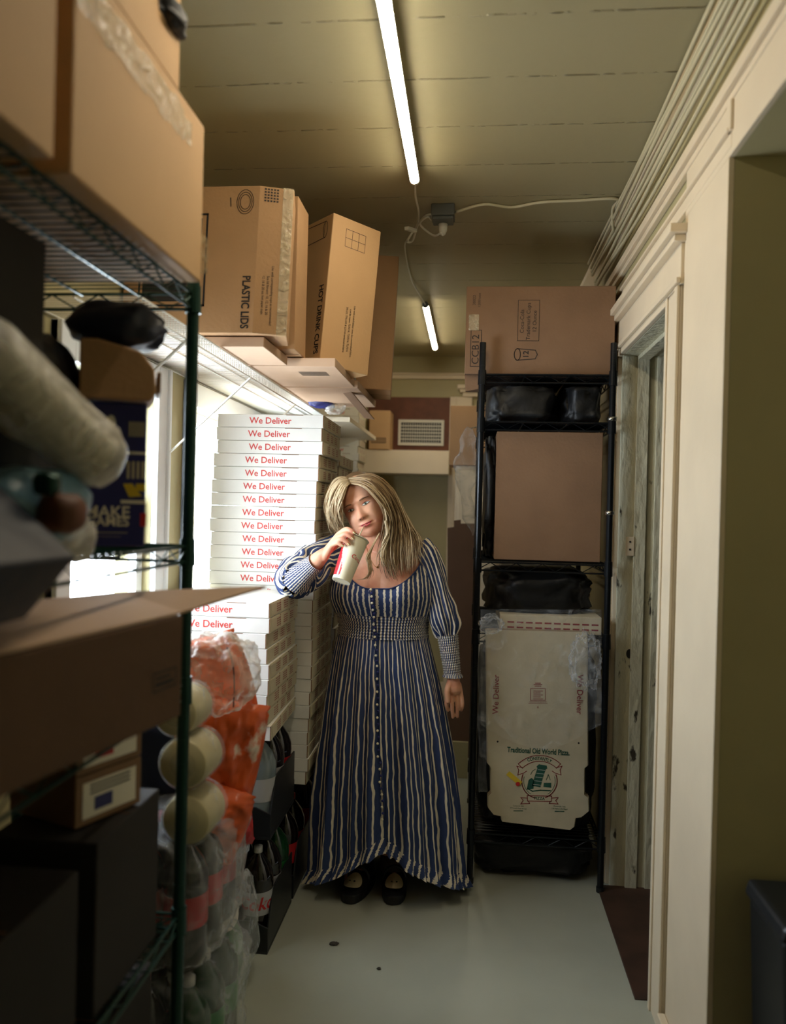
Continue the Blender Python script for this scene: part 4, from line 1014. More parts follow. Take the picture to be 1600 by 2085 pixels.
# top carton
a, b = P(950, 583, Y=3.14), P(1250, 755, Y=3.14)
cx0, cx1, cz0, cz1 = a.x, b.x, RZ[4] + 0.004, a.z
t = carton('cup_carton', 'wide brown carton marked CCB12 on top of the black rack', cx0, cx1, 3.14, 3.62, cz0, cz1, 'cardboard_dark')
q = MB(); yo = 3.1392; U = ZP; V = Vector((-1, 0, 0))     # text reads upward
k = (cz1 - cz0)
put_text(q, 'CCB12', (cx0 + 0.042, yo, cz0 + k * 0.28), ZP, -XP, 0.040, 0)
q.line([(cx0 + 0.022, cz0 + 0.03), (cx0 + 0.063, cz0 + 0.03), (cx0 + 0.063, cz0 + k * 0.5), (cx0 + 0.022, cz0 + k * 0.5)], (0, yo, 0), XP, ZP, 0.0025, closed=True)
for j, s in enumerate(('Coca-Cola', 'Trademark Cups', '12 Ounce')): put_text(q, s, (cx0 + 0.222 + j * 0.0245, yo, cz0 + k * 0.60), ZP, -XP, 0.0215, 0)
q.line([(cx0 + 0.205, cz0 + k * 0.38), (cx0 + 0.288, cz0 + k * 0.38), (cx0 + 0.288, cz0 + k * 0.84), (cx0 + 0.205, cz0 + k * 0.84)], (0, yo, 0), XP, ZP, 0.0018, closed=True)
put_text(q, '12', (cx0 + 0.240, yo, cz0 + k * 0.225), ZP, -XP, 0.030, 0, bold=.02)
ccx, ccz = cx0 + 0.206, cz0 + k * 0.225
q.line([(ccx + 0.012 * math.cos(a_ * R(20)), ccz + 0.023 * math.sin(a_ * R(20))) for a_ in range(18)], (0, yo, 0), XP, ZP, 0.003, closed=True)
q.line([(ccx, ccz + 0.023), (ccx + 0.07, ccz + 0.017), (ccx + 0.078, ccz), (ccx + 0.07, ccz - 0.017), (ccx, ccz - 0.023)], (0, yo, 0), XP, ZP, 0.003)
put_text(q, '30022', (cx0 + 0.032, yo, cz1 - 0.055), ZP, -XP, 0.016, 0); put_text(q, '1200/case', (cx0 + 0.052, yo, cz1 - 0.055), ZP, -XP, 0.014, 0)
q.build('lettering', 'black_ink', t)
q = MB().box(cx0 + 0.012, cx0 + 0.052, 3.1382, 3.139, cz1 - 0.175, cz1 - 0.112); q.build('packing_tape', 'tape', t)
q = MB().prism([(0, 0), (0.06, 0), (0.055, -0.055), (0.006, -0.065)], (cx0, 3.16, cz0 - 0.001), XP, ZP, (0, 0.004, 0)); q.build('hanging_flap', 'cardboard_dark', t)
def clampblob(q, x0, x1, z0, z1):
    for v in q.v: v.z = min(max(v.z, z0), z1); v.x = min(max(v.x, x0), x1)
    return q
q = clampblob(MB().blob((0.19, 3.42, 1.898), (0.145, 0.28, 0.10), 0.12, 3, 51, 48, 30, 4), 0.05, .51, 1.819, 1.960); tag(q.build('black_bag', 'black_bag', smooth=True), 'black plastic bag folded on the shelf under the CCB12 carton, left one', 'bag')
q = clampblob(MB().blob((0.43, 3.42, 1.898), (0.080, 0.28, 0.10), 0.12, 3, 52, 48, 30, 4), 0.05, .51, 1.819, 1.960); tag(q.build('black_bag', 'black_bag', smooth=True), 'black plastic bag folded on the shelf under the CCB12 carton, right one', 'bag')
# big brown carton
a, b = P(1012, 864, Y=3.13), P(1222, 1133, Y=3.13)
t = carton('large_carton', 'large plain brown carton filling the middle of the black rack', a.x, b.x + 0.0, 3.13, 3.60, RZ[2] + 0.006, RZ[3] - 0.038, 'cardboard_dark')
q = MB().prism([(0, 0), (0.34, 0.0), (0.34, 0.002), (0, 0.002)], (a.x, 3.13, RZ[3] - 0.037), XP, ZP, (0, 0.3, 0))
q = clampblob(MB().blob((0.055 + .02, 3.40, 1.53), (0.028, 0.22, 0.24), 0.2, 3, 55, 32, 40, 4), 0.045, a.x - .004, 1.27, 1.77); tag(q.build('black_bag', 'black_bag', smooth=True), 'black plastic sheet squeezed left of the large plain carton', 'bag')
q = clampblob(MB().blob((0.505, 3.40, 1.53), (0.02, 0.2, 0.24), 0.2, 3, 56, 32, 40, 4), b.x + 0.004, 0.53, 1.27, 1.77)
# small box seen behind, at left of carton
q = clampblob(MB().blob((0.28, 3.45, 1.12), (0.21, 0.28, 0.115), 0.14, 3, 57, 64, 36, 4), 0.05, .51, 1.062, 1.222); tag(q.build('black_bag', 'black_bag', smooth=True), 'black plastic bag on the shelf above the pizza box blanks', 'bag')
# bundle of folded boxes lying flat
a, b = P(1018, 1236, Y=3.115), P(1222, 1270, Y=3.115)
t = thing('blank_bundle', 'white folded pizza box lying flat on the shelf above the upright blanks', 'pizza box', ((a.x + b.x) / 2, 3.3, RZ[1]))
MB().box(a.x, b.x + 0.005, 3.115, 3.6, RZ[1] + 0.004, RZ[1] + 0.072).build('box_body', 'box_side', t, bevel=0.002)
q = MB()
for k in range(10):
    for s in range(2):
        x = a.x + 0.03 + k * 0.036; z = RZ[1] + 0.02 + s * 0.02; q.poly([(x, z), (x + 0.026, z), (x + 0.026, z + 0.006), (x, z + 0.006)], (0, 3.1142, 0), XP, ZP)
q.build('side_print', 'maroon_ink', t)
# upright blanks
out = [(990, 1282), (1195, 1287), (1196, 1559), (1189, 1565), (1189, 1618), (1197, 1624), (1198, 1652), (1183, 1664), (1171, 1666), (1168, 1684), (1160, 1690), (1022, 1673), (1021, 1662), (1005, 1659), (994, 1645), (994, 1620), (1000, 1614), (999, 1562), (993, 1555)]
YB = 3.075
W3 = [P(x, y, Y=YB) for x, y in out]
zoff = 0.0
def blank(i, label):
    t = thing('pizza_box_blank', label, 'pizza box', (0.25, YB + i * 0.0065, RZ[0]), 'unfolded pizza boxes standing in the rack')
    q = MB(); dx = [0, .004, -.003, .006, -.004, .002, .005][i]; y = YB + i * 0.0065
    pts = [(v.x + (dx if i else 0), max(v.z, RZ[0] + 0.006)) for v in W3]
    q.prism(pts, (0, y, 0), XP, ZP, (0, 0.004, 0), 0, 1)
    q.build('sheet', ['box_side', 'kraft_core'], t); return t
t = blank(0, 'frontmost white pizza box blank with green and maroon logo, upright in the rack')
for i in range(1, 7): blank(i, 'unfolded white pizza box blank standing behind the printed front one')
yo = YB - 0.0008
def pp(x, y): v = P(x, y, Y=yo); return (v.x, v.z)
def PV(x, y): return P(x, y, Y=yo)
mpp = 3.075 / 1600
q = MB()
put_text(q, 'We Deliver', PV(1010, 1414), ZP, -XP, 0.032, 0, bold=.01); put_text(q, 'We Deliver', PV(1180, 1414), -ZP, XP, 0.032, 0, bold=.01)
# small emblem
q.line([pp(1080, 1402), pp(1110, 1402), pp(1110, 1426), pp(1080, 1426)], (0, yo, 0), XP, ZP, 0.002, closed=True)
for r in range(5): q.line([pp(1086, 1407 + r * 4), pp(1105 - (r % 2) * 5, 1407 + r * 4)], (0, yo, 0), XP, ZP, 0.0022)
for r, w in enumerate((5, 8, 6)): q.line([pp(1095 - w, 1391 + r * 3), pp(1095 + w, 1391 + r * 3)], (0, yo, 0), XP, ZP, 0.003)
for r, w in enumerate((17, 19)): q.line([pp(1095 - w, 1429 + r * 3), pp(1095 + w, 1429 + r * 3)], (0, yo, 0), XP, ZP, 0.0016)
put_text(q, '6', PV(1095, 1440), XP, ZP, 0.014, 0)
# ring and ribbons
cx, cy, rr_ = 1098, 1590, 36
ring = [pp(cx + rr_ * math.cos(R(a_)), cy + rr_ * 1.0 * math.sin(R(a_))) for a_ in range(-20, 75, 6)]; q.line(ring, (0, yo, 0), XP, ZP, 0.0035)
ring = [pp(cx + rr_ * math.cos(R(a_)), cy + rr_ * 1.0 * math.sin(R(a_))) for a_ in range(105, 202, 6)]; q.line(ring, (0, yo, 0), XP, ZP, 0.0035)
def arc(r, a0, a1, n=12): return [pp(cx + r * math.sin(R(a0 + (a1 - a0) * i / n)), cy + 10 - r * math.cos(R(a0 + (a1 - a0) * i / n))) for i in range(n + 1)]
o3 = (0, yo, 0)
q.line(arc(50, -44, 44) + arc(62, 44, -44), o3, XP, ZP, 0.0028, closed=True)
q.line([pp(1063, 1563), pp(1052, 1560), pp(1056, 1568), pp(1054, 1578), pp(1066, 1574), pp(1072, 1570)], o3, XP, ZP, 0.0026)
q.line([pp(1133, 1563), pp(1144, 1560), pp(1140, 1568), pp(1142, 1578), pp(1130, 1574), pp(1124, 1570)], o3, XP, ZP, 0.0026)
q.line([pp(1073, 1620), pp(1123, 1621), pp(1122, 1632), pp(1074, 1631)], o3, XP, ZP, 0.0028, closed=True)
for s in (-1, 1): q.line([pp(cx + s * 25, 1625), pp(cx + s * 38, 1624), pp(cx + s * 33, 1630), pp(cx + s * 38, 1637), pp(cx + s * 20, 1636), pp(cx + s * 22, 1632)], o3, XP, ZP, 0.0026)
q.build('maroon_print', 'maroon_ink', t)
q = MB()
put_text(q, 'Traditional Old World Pizza.', PV(1096, 1530), XP, ZP, 0.0290, 0, bold=0.03, sx=.70)
put_text(q, 'CONSTANTLY', PV(cx, 1544.5), XP, ZP, 0.0180, 0, arc=56 * mpp, sx=.80, bold=.02); put_text(q, 'PIZZA', PV(cx, 1626), XP, ZP, 0.015, 0, bold=.02)
tw = [(1097, 1556), (1113, 1559), (1114, 1565), (1111, 1566), (1105, 1584), (1100, 1603), (1083, 1600), (1088, 1582), (1094, 1564), (1092, 1561)]
q.poly([pp(*v) for v in tw][::-1], o3, XP, ZP)
q.poly([pp(*v) for v in [(1072, 1608), (1076, 1588), (1082, 1584), (1087, 1588), (1086, 1606)]][::-1], o3, XP, ZP)
q.poly([pp(*v) for v in [(1106, 1602), (1107, 1594), (1122, 1594), (1122, 1604)]][::-1], o3, XP, ZP)
q.line([pp(1074, 1606), pp(1084, 1611), pp(1100, 1609), pp(1120, 1610)], o3, XP, ZP, 0.004)
q.line([pp(1080, 1577), pp(1084, 1570), pp(1090, 1566)], o3, XP, ZP, 0.002); q.line([pp(1112, 1588), pp(1116, 1577), pp(1120, 1588)], o3, XP, ZP, 0.002)
for s in (-1, 1): q.line([pp(cx + s * 32 * math.cos(R(a_)), cy + 32 * math.sin(R(a_))) for a_ in range(-15, 60, 6)], o3, XP, ZP, 0.0018)
put_text(q, 'Concord, NH', PV(1055, 1641), XP, ZP, 0.0075, 0); put_text(q, '39 South Main Street', PV(1055, 1646), XP, ZP, 0.0075, 0)
q.line([pp(1046, 1651), pp(1064, 1651)], o3, XP, ZP, 0.003)
put_text(q, 'Penacook, NH', PV(1139, 1642), XP, ZP, 0.0075, 0); put_text(q, '126 Fisherville Road', PV(1139, 1647), XP, ZP, 0.0075, 0)
q.line([pp(1130, 1652), pp(1148, 1652)], o3, XP, ZP, 0.003)
q.build('green_print', 'green_ink', t)
q = MB()
for c in ((1000 + 13, 1510), (1178, 1513)): q.poly([pp(c[0] + 2 * math.cos(R(a_)), c[1] + 2 * math.sin(R(a_))) for a_ in range(0, 360, 45)][::-1], o3, XP, ZP)
q.build('punch_hole', 'black_ink', t)
# white windows of the tower
q = MB()
for r in range(5):
    y = 1567 + r * 7.5; x = 1095 - r * 2.4
    q.line([pp(x, y), pp(x + 15, y + 1.6)], (0, yo - 0.0005, 0), XP, ZP, 0.0012)
q.build('tower_lines', 'box_white', t)
st = thing('matchstick_sticker', 'yellow sticker with a red tip stuck on the front pizza blank', 'sticker', PV(1047, 1592))
q = MB(); o4 = (0, yo - 0.001, 0)
q.prism([pp(1030, 1577), pp(1037, 1570), pp(1063, 1592), pp(1057, 1600)][::-1], o4, XP, ZP, (0, -0.0012, 0)); q.build('sticker_body', 'yellow_sticker', st)
q = MB(); q.prism([pp(1054 + 4.5 * math.cos(R(a_)), 1596 + 4.5 * math.sin(R(a_))) for a_ in range(0, 360, 45)][::-1], (0, yo - 0.0022, 0), XP, ZP, (0, -0.0008, 0)); q.build('red_tip', 'cola_cap', st)
# clear plastic over the blanks
t = thing('plastic_wrap', 'torn clear plastic wrapping hanging over the upright pizza blanks', 'wrap', (0.25, 3.04, 0.9))
def wrapfn(u, v):
    a_ = P(978 + 245 * u, 1240 + 260 * v, Y=3.04)
    n_ = noise.fractal(Vector((u * 5, v * 3 + u * 2, 2)), 0.9, 2, 4)
    return a_ + Vector((0, -0.012 + 0.014 * n_, -0.05 * v * (u * (1 - u) * 4) + (0.1 * v * abs(u - .5))))
MB().grid(wrapfn, 60, 60).build('film_sheet', 'clear_film', t, smooth=True)
MB().blob(P(1192, 1345, Y=3.03), (0.055, 0.035, 0.10), 0.3, 2.6, 71, 60, 50, 2.2).build('bunched_film', 'clear_film', t, smooth=True)
MB().blob(P(1000, 1272, Y=3.035), (0.045, 0.03, 0.035), 0.3, 2.6, 72, 50, 36, 2.2).build('bunched_film', 'clear_film', t, smooth=True)
def sf(u, v):
    a_ = P(973 + 18 * u, 1290 + 320 * v, Y=3.06); return a_ + Vector((0.003 * math.sin(v * 20), 0.010 * noise.noise(Vector((u * 6, v * 4, 1))) - 0.012, 0))
MB().grid(sf, 12, 60).build('side_film', 'clear_film', t, smooth=True)
q = clampblob(MB().blob((0.28, 3.42, 0.55), (0.25, 0.26, 0.38), 0.10, 3, 81, 64, 50, 5), 0.045, .515, 0.206, 0.945); tag(q.build('black_bag', 'black_bag', smooth=True), 'bulky black bag standing behind the upright pizza box blanks', 'bag')  # added bag, hides the bright floor seen through the rack
q = clampblob(MB().blob((0.28, 3.50, 0.08), (0.25, 0.33, 0.085), 0.10, 3, 83, 64, 40, 5), 0.045, .515, 0.001, 0.155); tag(q.build('black_bag', 'black_bag', smooth=True), 'flat black bag on the floor under the black rack', 'bag')  # added bag, keeps the floor below the rack dark
# ---------------------------------------------------------------- things past the rack, against the end wall
t = carton('leaning_carton', 'tan carton standing high behind the black rack near the end wall', P(916, 880, Y=4.9).x, P(968, 880, Y=4.9).x + .25, 4.9, 5.25, P(930, 947, Y=4.9).z, P(930, 826, Y=4.9).z, 'cardboard')
sb = P(930, 947, Y=4.9).z
t = thing('tall_cabinet', 'cream cabinet side standing behind the black rack', 'cabinet', (0.2, 5.1, 0))
MB().box(P(926, 1000, Y=4.9).x, 0.5, 4.92, 5.4, 0.0, sb - 0.003).build('cabinet_body', 'trim_paint', t, bevel=0.003)
MB().box(P(926, 1000, Y=4.9).x + 0.02, 0.48, 4.905, 4.9195, 0.06, sb - 0.03).build('door', 'trim_paint', t, bevel=0.003)
q = [P(x, y, Y=4.6) for x, y in ((911, 1075), (924, 1073), (924, 1060), (938, 1058), (938, 1066), (966, 1066), (966, 1500), (911, 1500))]
zb_ = 0.0
t = thing('folded_carton', 'flattened dark brown carton leaning upright behind the black rack post', 'box', (q[0].x, 4.6, 0))
MB().prism([(v.x, v.z) for v in q[:6]] + [(q[6].x, 0.02), (q[7].x, 0.02)], (0, 4.6, 0), XP, ZP, (0, 0.02, 0)).build('cardboard_sheet', 'cardboard_brown', t)
a, b = P(921, 1510, Y=4.3), P(948, 1720, Y=4.3)
t = thing('leaning_board', 'small pale board leaning on the floor by the hem of the dress', 'board', (a.x, 4.3, 0))
MB().box(a.x - 0.02, b.x, 4.3, 4.32, 0.0, a.z).build('board', 'wall_paint', t, bevel=0.002)
# hanging clear bag
t = thing('hanging_bag', 'twisted clear plastic bag hanging beside the black rack', 'bag', P(950, 880, Y=3.6))
path = [P(958, 872, Y=3.6), P(950, 900, Y=3.6), P(944, 940, Y=3.6), P(950, 1000, Y=3.6), P(957, 1060, Y=3.6), P(962, 1085, Y=3.6)]
mb = seg_bag('x', path, [0.012, 0.035, 0.045, 0.040, 0.03, 0.006], '', '', seed=4, amp=0.10, n=26)
mb.build('plastic_bag', 'clear_film', t, smooth=True)
mb = MB().tube([P(958, 872, Y=3.6), P(975, 868, Y=3.75), (0.03, 3.90, P(975, 862, Y=3.8).z)], 0.003, 6); mb.build('bag_handle', 'bag_film', t)
# ================================================================ the woman
mat('skin', (222, 168, 136), 0.48, var=1, rgb2=(196, 128, 100), vscale=14, vth=(0.3, 0.6), spec=0.35)
MATS['skin'].node_tree.nodes['Principled BSDF'].inputs['Subsurface Weight'].default_value = 0.12
MATS['skin'].node_tree.nodes['Principled BSDF'].inputs['Subsurface Radius'].default_value = (0.012, 0.005, 0.003)
mat('lip', (190, 78, 80), 0.4); mat('eye_white', (232, 226, 216), 0.25); mat('iris', (104, 120, 104), 0.2); mat('pupil', (16, 14, 14), 0.15)
mat('brow', (120, 88, 62), 0.8); mat('lash', (46, 32, 26), 0.7); mat('blush', (206, 120, 98), 0.5)
mat('hair_light', (206, 186, 150), 0.42); mat('hair_mid', (160, 134, 98), 0.42); mat('hair_dark', (112, 88, 60), 0.5)
mat('gold', (214, 168, 84), 0.25, metal=1); mat('nail', (206, 204, 150), 0.25)
mat('cup_cream', (244, 236, 206), 0.4); mat('cup_red', (222, 40, 52), 0.22, coat=0.4); mat('cup_white', (238, 234, 222), 0.4)
mat('shoe_black', (22, 22, 24), 0.45); mat('shoe_cream', (206, 190, 150), 0.5); mat('tights', (60, 44, 38), 0.7)
def stripe_mat(name, n, thr=0.30, wob=0.35, slant=0.0, smock=0, seed=0.0):
    m = mat(name, (40, 58, 104), 0.8); nt = m.node_tree; b = nt.nodes['Principled BSDF']; L = nt.links.new
    uv = nt.nodes.new('ShaderNodeUVMap'); sp = nt.nodes.new('ShaderNodeSeparateXYZ'); L(uv.outputs[0], sp.inputs[0])
    mp = nt.nodes.new('ShaderNodeMapping'); mp.inputs['Scale'].default_value = (n * 0.55, 9, 1); mp.inputs['Location'].default_value = (seed, seed, 0); L(uv.outputs[0], mp.inputs[0])
    nz = nt.nodes.new('ShaderNodeTexNoise'); nz.inputs['Scale'].default_value = 1; nz.inputs['Detail'].default_value = 2; L(mp.outputs[0], nz.inputs['Vector'])
    a = nt.nodes.new('ShaderNodeMath'); a.operation = 'MULTIPLY'; a.inputs[1].default_value = n; L(sp.outputs['X'], a.inputs[0])
    s = nt.nodes.new('ShaderNodeMath'); s.operation = 'MULTIPLY_ADD'; s.inputs[1].default_value = slant; L(sp.outputs['Y'], s.inputs[0]); L(a.outputs[0], s.inputs[2])
    w = nt.nodes.new('ShaderNodeMath'); w.operation = 'MULTIPLY_ADD'; w.inputs[1].default_value = wob; L(nz.outputs['Fac'], w.inputs[0]); L(s.outputs[0], w.inputs[2])
    f = nt.nodes.new('ShaderNodeMath'); f.operation = 'FRACT'; L(w.outputs[0], f.inputs[0])
    d = nt.nodes.new('ShaderNodeMath'); d.operation = 'SUBTRACT'; d.inputs[1].default_value = 0.5; L(f.outputs[0], d.inputs[0])
    e = nt.nodes.new('ShaderNodeMath'); e.operation = 'ABSOLUTE'; L(d.outputs[0], e.inputs[0])
    # stripe half-width varies along the cloth
    n2 = nt.nodes.new('ShaderNodeTexNoise'); n2.inputs['Scale'].default_value = 1.7; L(mp.outputs[0], n2.inputs['Vector'])
    t = nt.nodes.new('ShaderNodeMath'); t.operation = 'MULTIPLY_ADD'; t.inputs[1].default_value = thr * 0.55; t.inputs[2].default_value = thr * 0.22; L(n2.outputs['Fac'], t.inputs[0])
    g = nt.nodes.new('ShaderNodeMath'); g.operation = 'LESS_THAN'; L(e.outputs[0], g.inputs[0]); L(t.outputs[0], g.inputs[1])
    mx = nt.nodes.new('ShaderNodeMix'); mx.data_type = 'RGBA'; L(g.outputs[0], mx.inputs['Factor'])
    mx.inputs['A'].default_value = lin((42, 60, 104)); mx.inputs['B'].default_value = lin((232, 222, 200)); L(mx.outputs['Result'], b.inputs['Base Color'])
    n3 = nt.nodes.new('ShaderNodeTexNoise'); n3.inputs['Scale'].default_value = 60; tc = nt.nodes.new('ShaderNodeTexCoord'); L(tc.outputs['Object'], n3.inputs['Vector'])
    bp = nt.nodes.new('ShaderNodeBump'); bp.inputs['Strength'].default_value = 0.35; bp.inputs['Distance'].default_value = 0.006; L(n3.outputs['Fac'], bp.inputs['Height']); L(bp.outputs[0], b.inputs['Normal'])
stripe_mat('stripe_skirt', 80, 0.27, 0.7); stripe_mat('stripe_bodice', 58, 0.35, 0.40, seed=3); stripe_mat('stripe_waist', 92, 0.40, 0.3, seed=5)
stripe_mat('stripe_sleeve', 24, 0.34, 0.3, seed=7); stripe_mat('stripe_cuff', 30, 0.42, 0.3, seed=9); stripe_mat('stripe_ruffle', 80, 0.36, 0.5, slant=0.8, seed=11)

WOM = thing('person', 'woman in a long striped dress leaning on pizza boxes and drinking from a cup', 'person', P(785, 1790, Y=3.03) * Vector((1, 1, 0)) if False else (P(785, 1790, Y=3.03).x, 3.03, 0))
def interp(tab, x):
    if x <= tab[0][0]: return tab[0][1:]
    for a, b in zip(tab[:-1], tab[1:]):
        if x <= b[0]:
            t = (x - a[0]) / (b[0] - a[0]); t = t * t * (3 - 2 * t) if False else t
            return tuple(a[i] + (b[i] - a[i]) * t for i in range(1, len(a)))
    return tab[-1][1:]
def smooth_tab(tab, x):
    # catmull-rom through the table
    n = len(tab)
    if x <= tab[0][0]: return tab[0][1:]
    if x >= tab[-1][0]: return tab[-1][1:]
    for i in range(n - 1):
        if x <= tab[i + 1][0]: break
    p0, p1, p2, p3 = tab[max(i - 1, 0)], tab[i], tab[i + 1], tab[min(i + 2, n - 1)]
    t = (x - p1[0]) / (p2[0] - p1[0]); out = []
    for k in range(1, len(p1)):
        m1 = (p2[k] - p0[k]) / (p2[0] - p0[0]) * (p2[0] - p1[0]); m2 = (p3[k] - p1[k]) / (p3[0] - p1[0]) * (p2[0] - p1[0])
        h = t * t * t; s = t * t
        out.append((2 * h - 3 * s + 1) * p1[k] + (h - 2 * s + t) * m1 + (-2 * h + 3 * s) * p2[k] + (h - s) * m2)
    return tuple(out)
def G(x, s): return math.exp(-0.5 * (x / s) ** 2)

# ---- head: analytic face surface in a local frame (x right in the picture, y away, z up, origin between the eyes)
HW = [(-0.124, .004, .020, .004), (-0.120, .022, .052, .004), (-0.110, .048, .068, .012), (-0.092, .064, .078, .03), (-0.070, .073, .083, .055), (-0.04, .0775, .086, .08), (0.0, .0765, .087, .098), (0.03, .0765, .087, .108), (0.06, .073, .082, .108), (0.085, .064, .070, .098), (0.105, .047, .048, .075), (0.117, .026, .024, .045), (0.122, .006, .004, .01)]
def face_D(x, z):
    d = 0
    for s in (-1, 1):
        d -= 0.0090 * G(x - s * .031, .0150) * G(z - .002, .0100)          # sockets
        d += 0.0060 * G(x - s * .030, .018) * G(z - .0215, .0065)            # brow
        d += 0.0085 * G(x - s * .046, .019) * G(z + .036, .020)              # cheeks
        d += 0.0075 * G(x - s * .0120, .0052) * G(z + .0415, .0055)          # nostril wings
        d -= 0.0025 * G(x - s * .031, .006) * G(z + .062, .012)              # smile fold
        d -= 0.0030 * G(x - s * .0265, .0045) * G(z + .0685, .0040)          # mouth corners
    if z < 0.014 and z > -0.060:
        t = max(0, min(1, (0.012 - z) / 0.048)); t = t * t * (3 - 2 * t) * 0.55 + t * 0.45
        tail = 1 if z > -0.040 else max(0, 1 - ((-0.040 - z) / 0.010)) ** 1
        d += (0.0020 + 0.0185 * t) * G(x, .0062 + 0.0036 * t) * tail
    d += 0.0060 * G(x, .010) * G(z + .0365, .0065)                           # tip
    d += 0.0060 * G(x, .024) * G(z + .069, .014)                             # muzzle
    d += 0.0045 * G(x, .018) * G(z + .0635, .0030) + 0.0055 * G(x, .016) * G(z + .0745, .0040)
    d -= 0.0035 * G(x, .019) * G(z + .0690, .0016)
    d -= 0.0030 * G(x, .016) * G(z + .085, .0045)
    d += 0.0075 * G(x, .021) * G(z + .101, .012)
    return d
def face_y(x, z):
    w, f, b = smooth_tab(HW, z); q = min(1, abs(x) / max(w, 1e-4))
    return -f * (1 - q ** 2.3) ** (1 / 2.3) - face_D(x, z) * (1 - q ** 4)
HROLL, HYAW, HPIT = -27, -9, 4
HM = Matrix.Rotation(R(HROLL), 3, 'Y') @ Matrix.Rotation(R(HPIT), 3, 'X') @ Matrix.Rotation(R(HYAW), 3, 'Z')
HC = P(729, 1033, Y=2.872) - HM @ Vector((0, -0.082, 0))
def H(x, y, z): return HC + HM @ Vector((x, y, z))
def FS(x, z, off=0.0): return H(x, face_y(x, z) - off, z)
body = MB()
NU, NV = 150, 130
def headfn(u, v):
    z = -0.1235 + 0.245 * v; w, f, b = smooth_tab(HW, z)
    a = 2 * math.pi * u; cx = math.cos(a); sy = math.sin(a)
    x = w * math.copysign(abs(cx) ** (2 / 2.3), cx)
    if sy < 0:
        y = face_y(x, z) if abs(x) < w * 0.9999 else 0
    else: y = b * abs(sy) ** (2 / 2.3)
    return H(x, y, z)
body.grid(headfn, NU, NV, closed=True)
b0 = len(body.v) - NU * (NV + 1)
body.f.append(tuple(b0 + k for k in range(NU - 1, -1, -1))); body.m.append(0)
body.f.append(tuple(b0 + NV * NU + k for k in range(NU))); body.m.append(0); body.uv = {}
# ears
for s in (-1, 1): body.blob(H(s * .078, .012, -.012), (.007, .016, .028), 0.05, 2, 3, 16, 12, 2, M=HM)
def chain(pts, rs, n=14, sub=5):
    P_ = [Vector(p) for p in pts]; q = []; rr = []
    for i in range(len(P_) - 1):
        p0, p1, p2, p3 = P_[max(i - 1, 0)], P_[i], P_[i + 1], P_[min(i + 2, len(P_) - 1)]
        for k in range(sub):
            t = k / sub
            q.append(0.5 * ((2 * p1) + (p2 - p0) * t + (2 * p0 - 5 * p1 + 4 * p2 - p3) * t * t + (3 * p1 - p0 - 3 * p2 + p3) * t ** 3)); rr.append(rs[i] + (rs[i + 1] - rs[i]) * t)
    q.append(P_[-1]); rr.append(rs[-1])
    # rounded tip
    d = (q[-1] - q[-2]).normalized(); r = rr[-1]
    for k in (1, 2, 3): q.append(P_[-1] + d * r * math.sin(k * R(28))); rr.append(r * math.cos(k * R(28)))
    body.tube(q, rr, n)
# neck and torso
chain([H(0.004, 0.022, -0.03), H(0.006, 0.022, -0.085), P(776, 1098, Y=3.005), P(784, 1128, Y=3.02), P(785, 1160, Y=3.02)], [.060, .059, .060, .070, .09], 28)
chain([H(0.0, -0.02, -0.085), P(768, 1098, Y=2.965), P(778, 1120, Y=2.98)], [.042, .045, .05], 20)
TT = [(1098, 785, 36, .052, 3.03), (1108, 785, 66, .068, 3.03), (1122, 785, 84, .085, 3.02), (1150, 784, 90, .105, 3.02), (1180, 782, 98, .122, 3.02), (1210, 781, 99, .125, 3.02), (1250, 780, 84, .108, 3.03), (1320, 782, 88, .12, 3.03), (1400, 784, 98, .13, 3.03), (1470, 785, 90, .12, 3.03), (1500, 785, 40, .07, 3.03)]
def bust(p):
    d = 0
    for px in (728, 822):
        c = P(px, 1203, Y=2.95); d += 0.030 * G(p.x - c.x, .052) * G(p.z - c.z, .045)
    return d
def torso(u, v):
    py = 1098 + (1500 - 1098) * v; cx, hw, ry, yc = smooth_tab(TT, py); a = 2 * math.pi * u
    k = P(cx, py, Y=yc); r = hw * yc / 1600
    p = Vector((k.x + r * math.copysign(abs(math.cos(a)) ** .9, math.cos(a)), yc + ry * math.copysign(abs(math.sin(a)) ** .9, math.sin(a)), k.z))
    if math.sin(a) < 0: p.y -= bust(p)
    # cleavage
    if math.sin(a) < 0: p.y += 0.010 * G(p.x - P(771, 1185, Y=2.9).x, .006) * G(p.z - P(771, 1190, Y=2.9).z, .022)
    return p
body.grid(torso, 64, 60, closed=True); body.uv = {}
b0 = len(body.v) - 64 * 61
body.f.append(tuple(b0 + k for k in range(64))); body.m.append(0); body.f.append(tuple(b0 + 60 * 64 + k for k in range(63, -1, -1))); body.m.append(0)
# legs
for hx, kx, ax in ((752, 745, 722), (815, 812, 800)):
    chain([P(hx, 1460, Y=3.04), P(kx, 1620, Y=3.02), P((kx + ax) / 2, 1700, Y=3.04), P(ax, 1775, Y=3.05), P(ax, 1795, Y=3.05)], [.088, .062, .056, .040, .040], 18)
